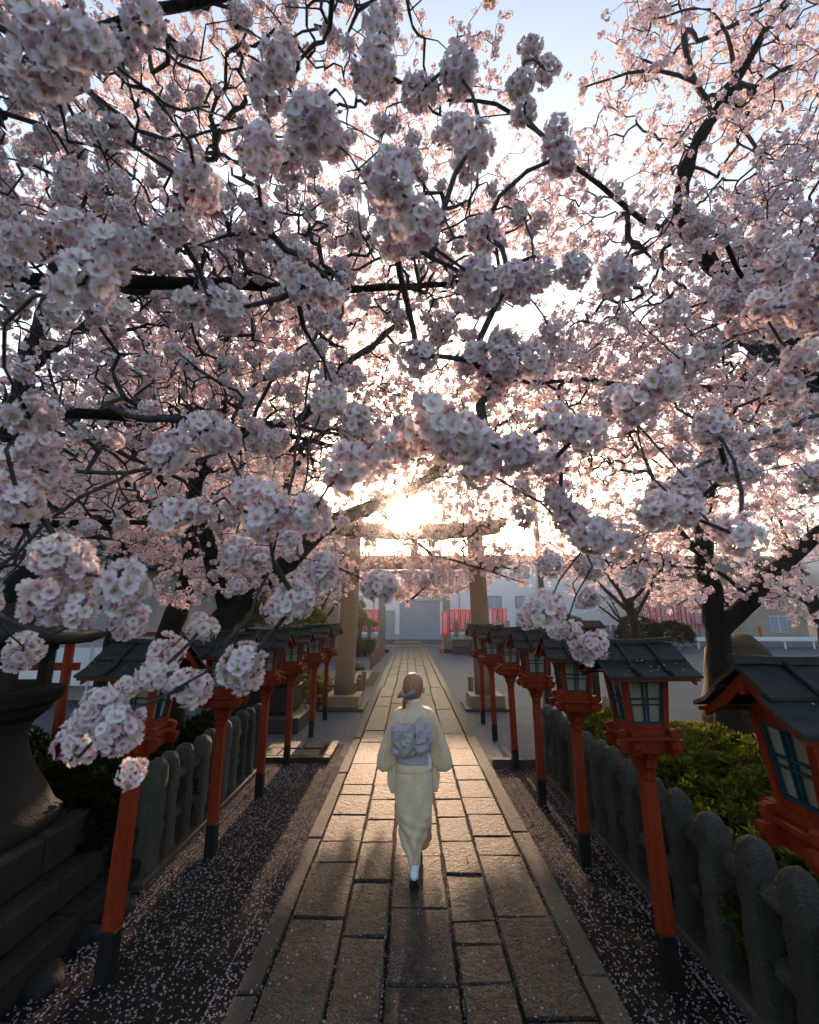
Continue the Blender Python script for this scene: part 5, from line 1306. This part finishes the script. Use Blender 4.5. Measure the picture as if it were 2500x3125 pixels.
for z in np.concatenate([np.linspace(1.385, .9, 34), np.linspace(.89, .095, 60)]):
    cx, cyy, rx, ry = [np.interp(z, PR[:, 0], PR[:, j]) for j in (1, 2, 3, 4)]
    rr_ = []
    for i in range(72):
        a = 2 * math.pi * i / 72; q = (abs(math.cos(a)) ** 2.15 + abs(math.sin(a)) ** 2.15) ** (-1 / 2.15)
        x, y = math.cos(a), math.sin(a)
        d = 0.0
        if z < .9:
            w = min(1, (.9 - z) / .35)
            d += w * (.007 * math.sin(34 * (x * .16 + .55 * z) + 1.0) + .005 * math.sin(58 * (x * .14 - .42 * z) + 2.2)) + .004 * math.sin(70 * z + 4 * x) * math.exp(-((z - .42) / .12) ** 2)
            d += .010 * math.sin(26 * z + 7 * x) * math.exp(-((z - .33) / .09) ** 2)
        else: d += .004 * math.sin(40 * (x * .17 + .3 * z)) + .0025 * math.sin(90 * x * .17)
        if y < -.5: d -= .008 * math.exp(-(x / .03) ** 2)          # centre back seam
        rr_.append((cx + (rx * q + d) * x, cyy + (ry * q + d) * y, z))
    rgs.append(rr_)
mb.loft(rgs, cap=False); ko = mb.build('kimono', 'kimono', person, True)
# back seam, hip fold
MB().loft([[(-.0025, -.1375 + (.0 if z > .6 else (.6 - z) * .02), z), (.0025, -.1375 + (0 if z > .6 else (.6 - z) * .02), z), (.0025, -.12, z), (-.0025, -.12, z)] for z in (.88, .8)]).build('back_seam', 'kimono', ko)
mb = MB(); mb.loft([oval(0, -.004, z, r1, r2, 36, 2.15, .012, z * 20) for z, r1, r2 in ((.905, .132, .112), (.885, .146, .124), (.862, .153, .130), (.845, .1535, .131), (.835, .148, .127))], cap=False); sub(mb.build('waist_fold', 'kimono', ko, True), 1)
# sleeves: hanging bags
def bag(rows, name, par, mat='kimono', e=2.6):
    rg = []
    A_ = np.array(rows)[::-1]
    for z in np.linspace(rows[0][0], rows[-1][0], 30):
        x0, x1, yc, th = [np.interp(z, A_[:, 0], A_[:, j]) for j in (1, 2, 3, 4)]
        o_ = []
        for x, y, zz in oval((x0 + x1) / 2, yc, z, abs(x1 - x0) / 2, th, 40, e):
            o_.append((x, y + .006 * math.sin(75 * x + 9 * z) * math.copysign(1, y - yc) + .004 * math.sin(130 * x - 14 * z), zz))
        rg.append(o_)
    return MB().loft(rg).build(name, mat, par, True)
for s in (-1, 1):
    k = .97 if s > 0 else .93
    rows = [(1.33, .075, .13, 0, .05), (1.305, .08, .175, 0, .068), (1.26, .09, .205 * k, 0, .078), (1.20, .10, .232 * k, .0, .08), (1.12, .105, .268 * k, .0, .08), (1.04, .112, .302 * k, .0, .078), (.97, .12, .326 * k, .0, .07), (.91, .135, .338 * k, .0, .06), (.87, .16, .338 * k, .0, .05), (.845, .19, .322 * k, 0, .036), (.828, .212, .298 * k, 0, .018)]
    sl_ = bag([(z, s * a, s * c, yc, t) for z, a, c, yc, t in rows], 'sleeve', person)
    tl = [(1.0, .118, .17, .02, .05), (.93, .118, .2, .02, .055), (.86, .118, .215, .02, .05), (.79, .12, .224, .02, .042), (.73, .12, .222 if s < 0 else .215, .02, .034), (.69, .128 if s > 0 else .132, .208, .02, .026), (.655, .15, .192, .02, .014)]
    if s > 0: tl = tl[:-1] + [(.668, .14, .2, .02, .016)]
    dr_ = bag([(z, s * a, s * c, yc, t) for z, a, c, yc, t in tl], 'sleeve_drop', sl_)
    MB().box((s * .128, -.028, .80), (.004, .012, .16)).build('sleeve_lining', 'collar', dr_)
bag([(.985, .118, .128, -.05, .03), (.93, .112, .15, -.055, .04), (.87, .112, .155, -.055, .03), (.845, .122, .142, -.055, .012)], 'white_sash_end', person, 'collar')
# collar
mb = MB(); mb.loft([oval(0, -.008 + (.014 if j else 0), z, r, r * .98, 28) for j, (z, r) in enumerate(((1.352, .074), (1.398, .060), (1.402, .054), (1.36, .056)))], cap=False); mb.build('collar', 'kimono', person, True)
mb = MB(); mb.loft([oval(0, -.004, z, r, r, 28) for z, r in ((1.38, .058), (1.408, .0535), (1.409, .049), (1.38, .050))], cap=False); mb.build('under_collar', 'collar', person, True)
# obi
mb = MB(); mb.loft([oval(0, 0, z, a, c, 36, 2.3, .004, z * 30) for z, a, c in ((.895, .134, .115), (.90, .139, .120), (.95, .138, .119), (1.0, .143, .120), (1.05, .15, .122), (1.075, .152, .122), (1.08, .147, .118))], cap=False); sub(mb.build('obi', 'obi', person, True), 1)
def crumple(name, c, r, mat, seed, par):
    from mathutils import noise as mn
    bm = bmesh.new(); bmesh.ops.create_icosphere(bm, subdivisions=5, radius=1)
    for v in bm.verts:
        p = v.co.copy(); q = p * 1.5 + Vector((seed * 4.7, seed, 0))
        f = 1 - abs(mn.noise(q)) * 1.5; f2 = 1 - abs(mn.noise(q * 2.3 + Vector((9, 3, 1)))) * 1.4
        k = .62 + .30 * f + .16 * f2
        sw = math.atan2(p.z, p.x); rr_ = math.hypot(p.x, p.z)
        k += .10 * math.sin(sw * 3 + rr_ * 5 + seed) * rr_
        v.co = Vector((p.x * r[0] * k, p.y * r[1] * k, p.z * r[2] * k))
    me = bpy.data.meshes.new(name); bm.to_mesh(me); bm.free(); me.materials.append(M[mat]); me.polygons.foreach_set('use_smooth', [True] * len(me.polygons))
    o = link(bpy.data.objects.new(name, me), par); o.location = c; return o
bow = crumple('obi_bow', (-.072, -.155, 1.115), (.105, .075, .125), 'obi_green', 1, person)
crumple('bow_loop', (.145, -.004, .02), (.082, .075, .145), 'obi_pink', 3, bow)
crumple('bow_knot', (.06, .008, -.035), (.085, .055, .07), 'obi_green', 5, bow)
crumple('bow_tail', (.0, .012, -.095), (.12, .045, .05), 'obi', 7, bow)
crumple('bow_petal', (-.06, -.02, .06), (.06, .045, .07), 'obi_pink', 9, bow)
# lining flap at the right side
mb = MB()
mb.loft([[(x0, y0, z), (x1, y0 + .02, z), (x1, y0 + .03, z), (x0, y0 + .012, z)] for z, x0, x1, y0 in ((.62, .12, .155, .0), (.45, .10, .152, .04), (.34, .07, .150, .07), (.27, .05, .155, .10), (.245, .06, .14, .12), (.20, .055, .125, .13), (.175, .05, .09, .13))]); mb.build('lining', 'lining', person)
# feet
for (x, y, z, pitch, nm) in ((0.002, .03, .012, -.22, 0), (.04, .48, .012, .05, 1)):
    rg = [oval(x, y - .11 + t * .235, 0, 0, 0, 14) for t in (0,)]
    mb = MB(); rr = []
    for t, w, h in ((0, .018, .03), (.06, .030, .055), (.2, .034, .085), (.35, .035, .082), (.55, .042, .058), (.8, .045, .042), (.95, .034, .032), (1, .012, .018)):
        yy = -.11 + t * .235
        rr.append([(x + w * math.cos(a), y + yy, z + .030 + h * .5 + h * .5 * math.sin(a) + max(0, pitch * -1) * (.125 - yy) * .35) for a in np.arange(14) * 2 * math.pi / 14])
    so = mb.loft(rr).build('sock', 'tabi', person, True)
    if nm == 0:
        mb = MB(); mb.loft([oval(x, y - .055, zz, r, r * 1.15, 16) for zz, r in ((.06, .036), (.10, .034), (.15, .036))]); mb.build('sock_ankle', 'tabi', so, True)
    mb = MB(); rr = []
    for t, w in ((0, .028), (.08, .038), (.5, .039), (.85, .042), (.97, .032), (1, .02)):
        yy = y - .13 + t * .265; lift = max(0, -pitch) * (.135 - (yy - y)) * .33; th = .034 - .012 * t
        rr.append([(x - w, yy, z - .012 + lift), (x + w, yy, z - .012 + lift), (x + w, yy, z - .012 + th + lift), (x - w, yy, z - .012 + th + lift)])
    mb.loft(rr).build('sandal', 'black_paint', person)
# hair
mb = MB(); rr = []
for z, rx, ry, cyy in ((1.618, .012, .012, .015), (1.612, .040, .042, .014), (1.598, .062, .068, .013), (1.572, .080, .088, .012), (1.54, .089, .098, .012), (1.50, .091, .099, .012), (1.465, .087, .092, .010), (1.435, .078, .078, .004), (1.41, .062, .055, -.008), (1.395, .045, .035, -.018)):
    rr.append(oval(-.004 * (1.62 - z) * 10, cyy, z, rx, ry, 40, 2.0, .012, 1.3))
ho = sub(mb.loft(rr).build('hair', 'hair', person, True), 1)
mb = MB(); pp_ = [(-.045, -.06, 1.43), (-.062, -.085, 1.415), (-.075, -.09, 1.39), (-.082, -.075, 1.355), (-.086, -.055, 1.325)]
mb.loft([ring(p, np.subtract(pp_[min(i + 1, 4)], pp_[max(i - 1, 0)]), r, 12) for i, (p, r) in enumerate(zip(pp_, (.028, .024, .026, .018, .004)))]); mb.build('side_tail', 'hair', ho, True)
for k, (dx, dz, ang) in enumerate(((.042, .012, .25), (-.036, .006, -.35))):
    mb = MB(); c = np.array([-.062 + dx, -.112, 1.445 + dz]); w, h = .038 if dx > 0 else .03, .036
    rr = []
    for t in np.linspace(-1, 1, 5):
        s_ = abs(t * .5 + .5 * (1 if dx > 0 else -1)) ; hh = .010 + h * (.5 + .5 * t * (1 if dx > 0 else -1)) * .8; xx = t * w
        rr.append([(c[0] + xx * math.cos(ang) - q * math.sin(ang), c[1] + yy_, c[2] + xx * math.sin(ang) + q * math.cos(ang)) for q, yy_ in ((-hh, .0), (-hh * .3, -.02), (hh * .3, -.022), (hh, .0), (hh * .3, .016), (-hh * .3, .016))])
    mb.loft(rr).build('hair_bow', 'bow_cloth', ho, True)
MB().loft([oval(-.064, -.122, z, .010, .012, 10) for z in (1.435, 1.445, 1.455)]).build('bow_knot', 'bow_cloth', ho, True)
for s in (1, -1):
    bm = bmesh.new(); bmesh.ops.create_uvsphere(bm, u_segments=12, v_segments=8, radius=1)
    for v in bm.verts: v.co = Vector((v.co.x * .010, v.co.y * .018, v.co.z * .03))
    me = bpy.data.meshes.new('ear'); bm.to_mesh(me); bm.free(); me.materials.append(M['skin']); me.polygons.foreach_set('use_smooth', [True] * len(me.polygons))
    o = link(bpy.data.objects.new('ear', me), person); o.location = (s * .092, .01, 1.47); o.rotation_euler = (0, s * .15, s * -.4)

# ================================================================== HAZE (the bright evening air)
hb = MB().box((0, 24.5, 7.0), (170, 85, 16.4)).build('haze', None)
hm = bpy.data.materials.new('haze'); hm.use_nodes = True; nt = hm.node_tree; nt.nodes.remove(nt.nodes['Principled BSDF'])
pv = nt.nodes.new('ShaderNodeVolumePrincipled'); pv.inputs['Color'].default_value = (.95, .96, 1.0, 1); pv.inputs['Density'].default_value = HAZE = 0.0021; pv.inputs['Anisotropy'].default_value = .978  # thin real haze, its forward scattering sharpened to imitate lens glare round the sun
nt.links.new(pv.outputs[0], nt.nodes['Material Output'].inputs['Volume']); hb.data.materials.append(hm); hb['kind'] = 'stuff'
tag(hb, 'thin bright evening haze filling the court', 'haze'); hb['kind'] = 'stuff'
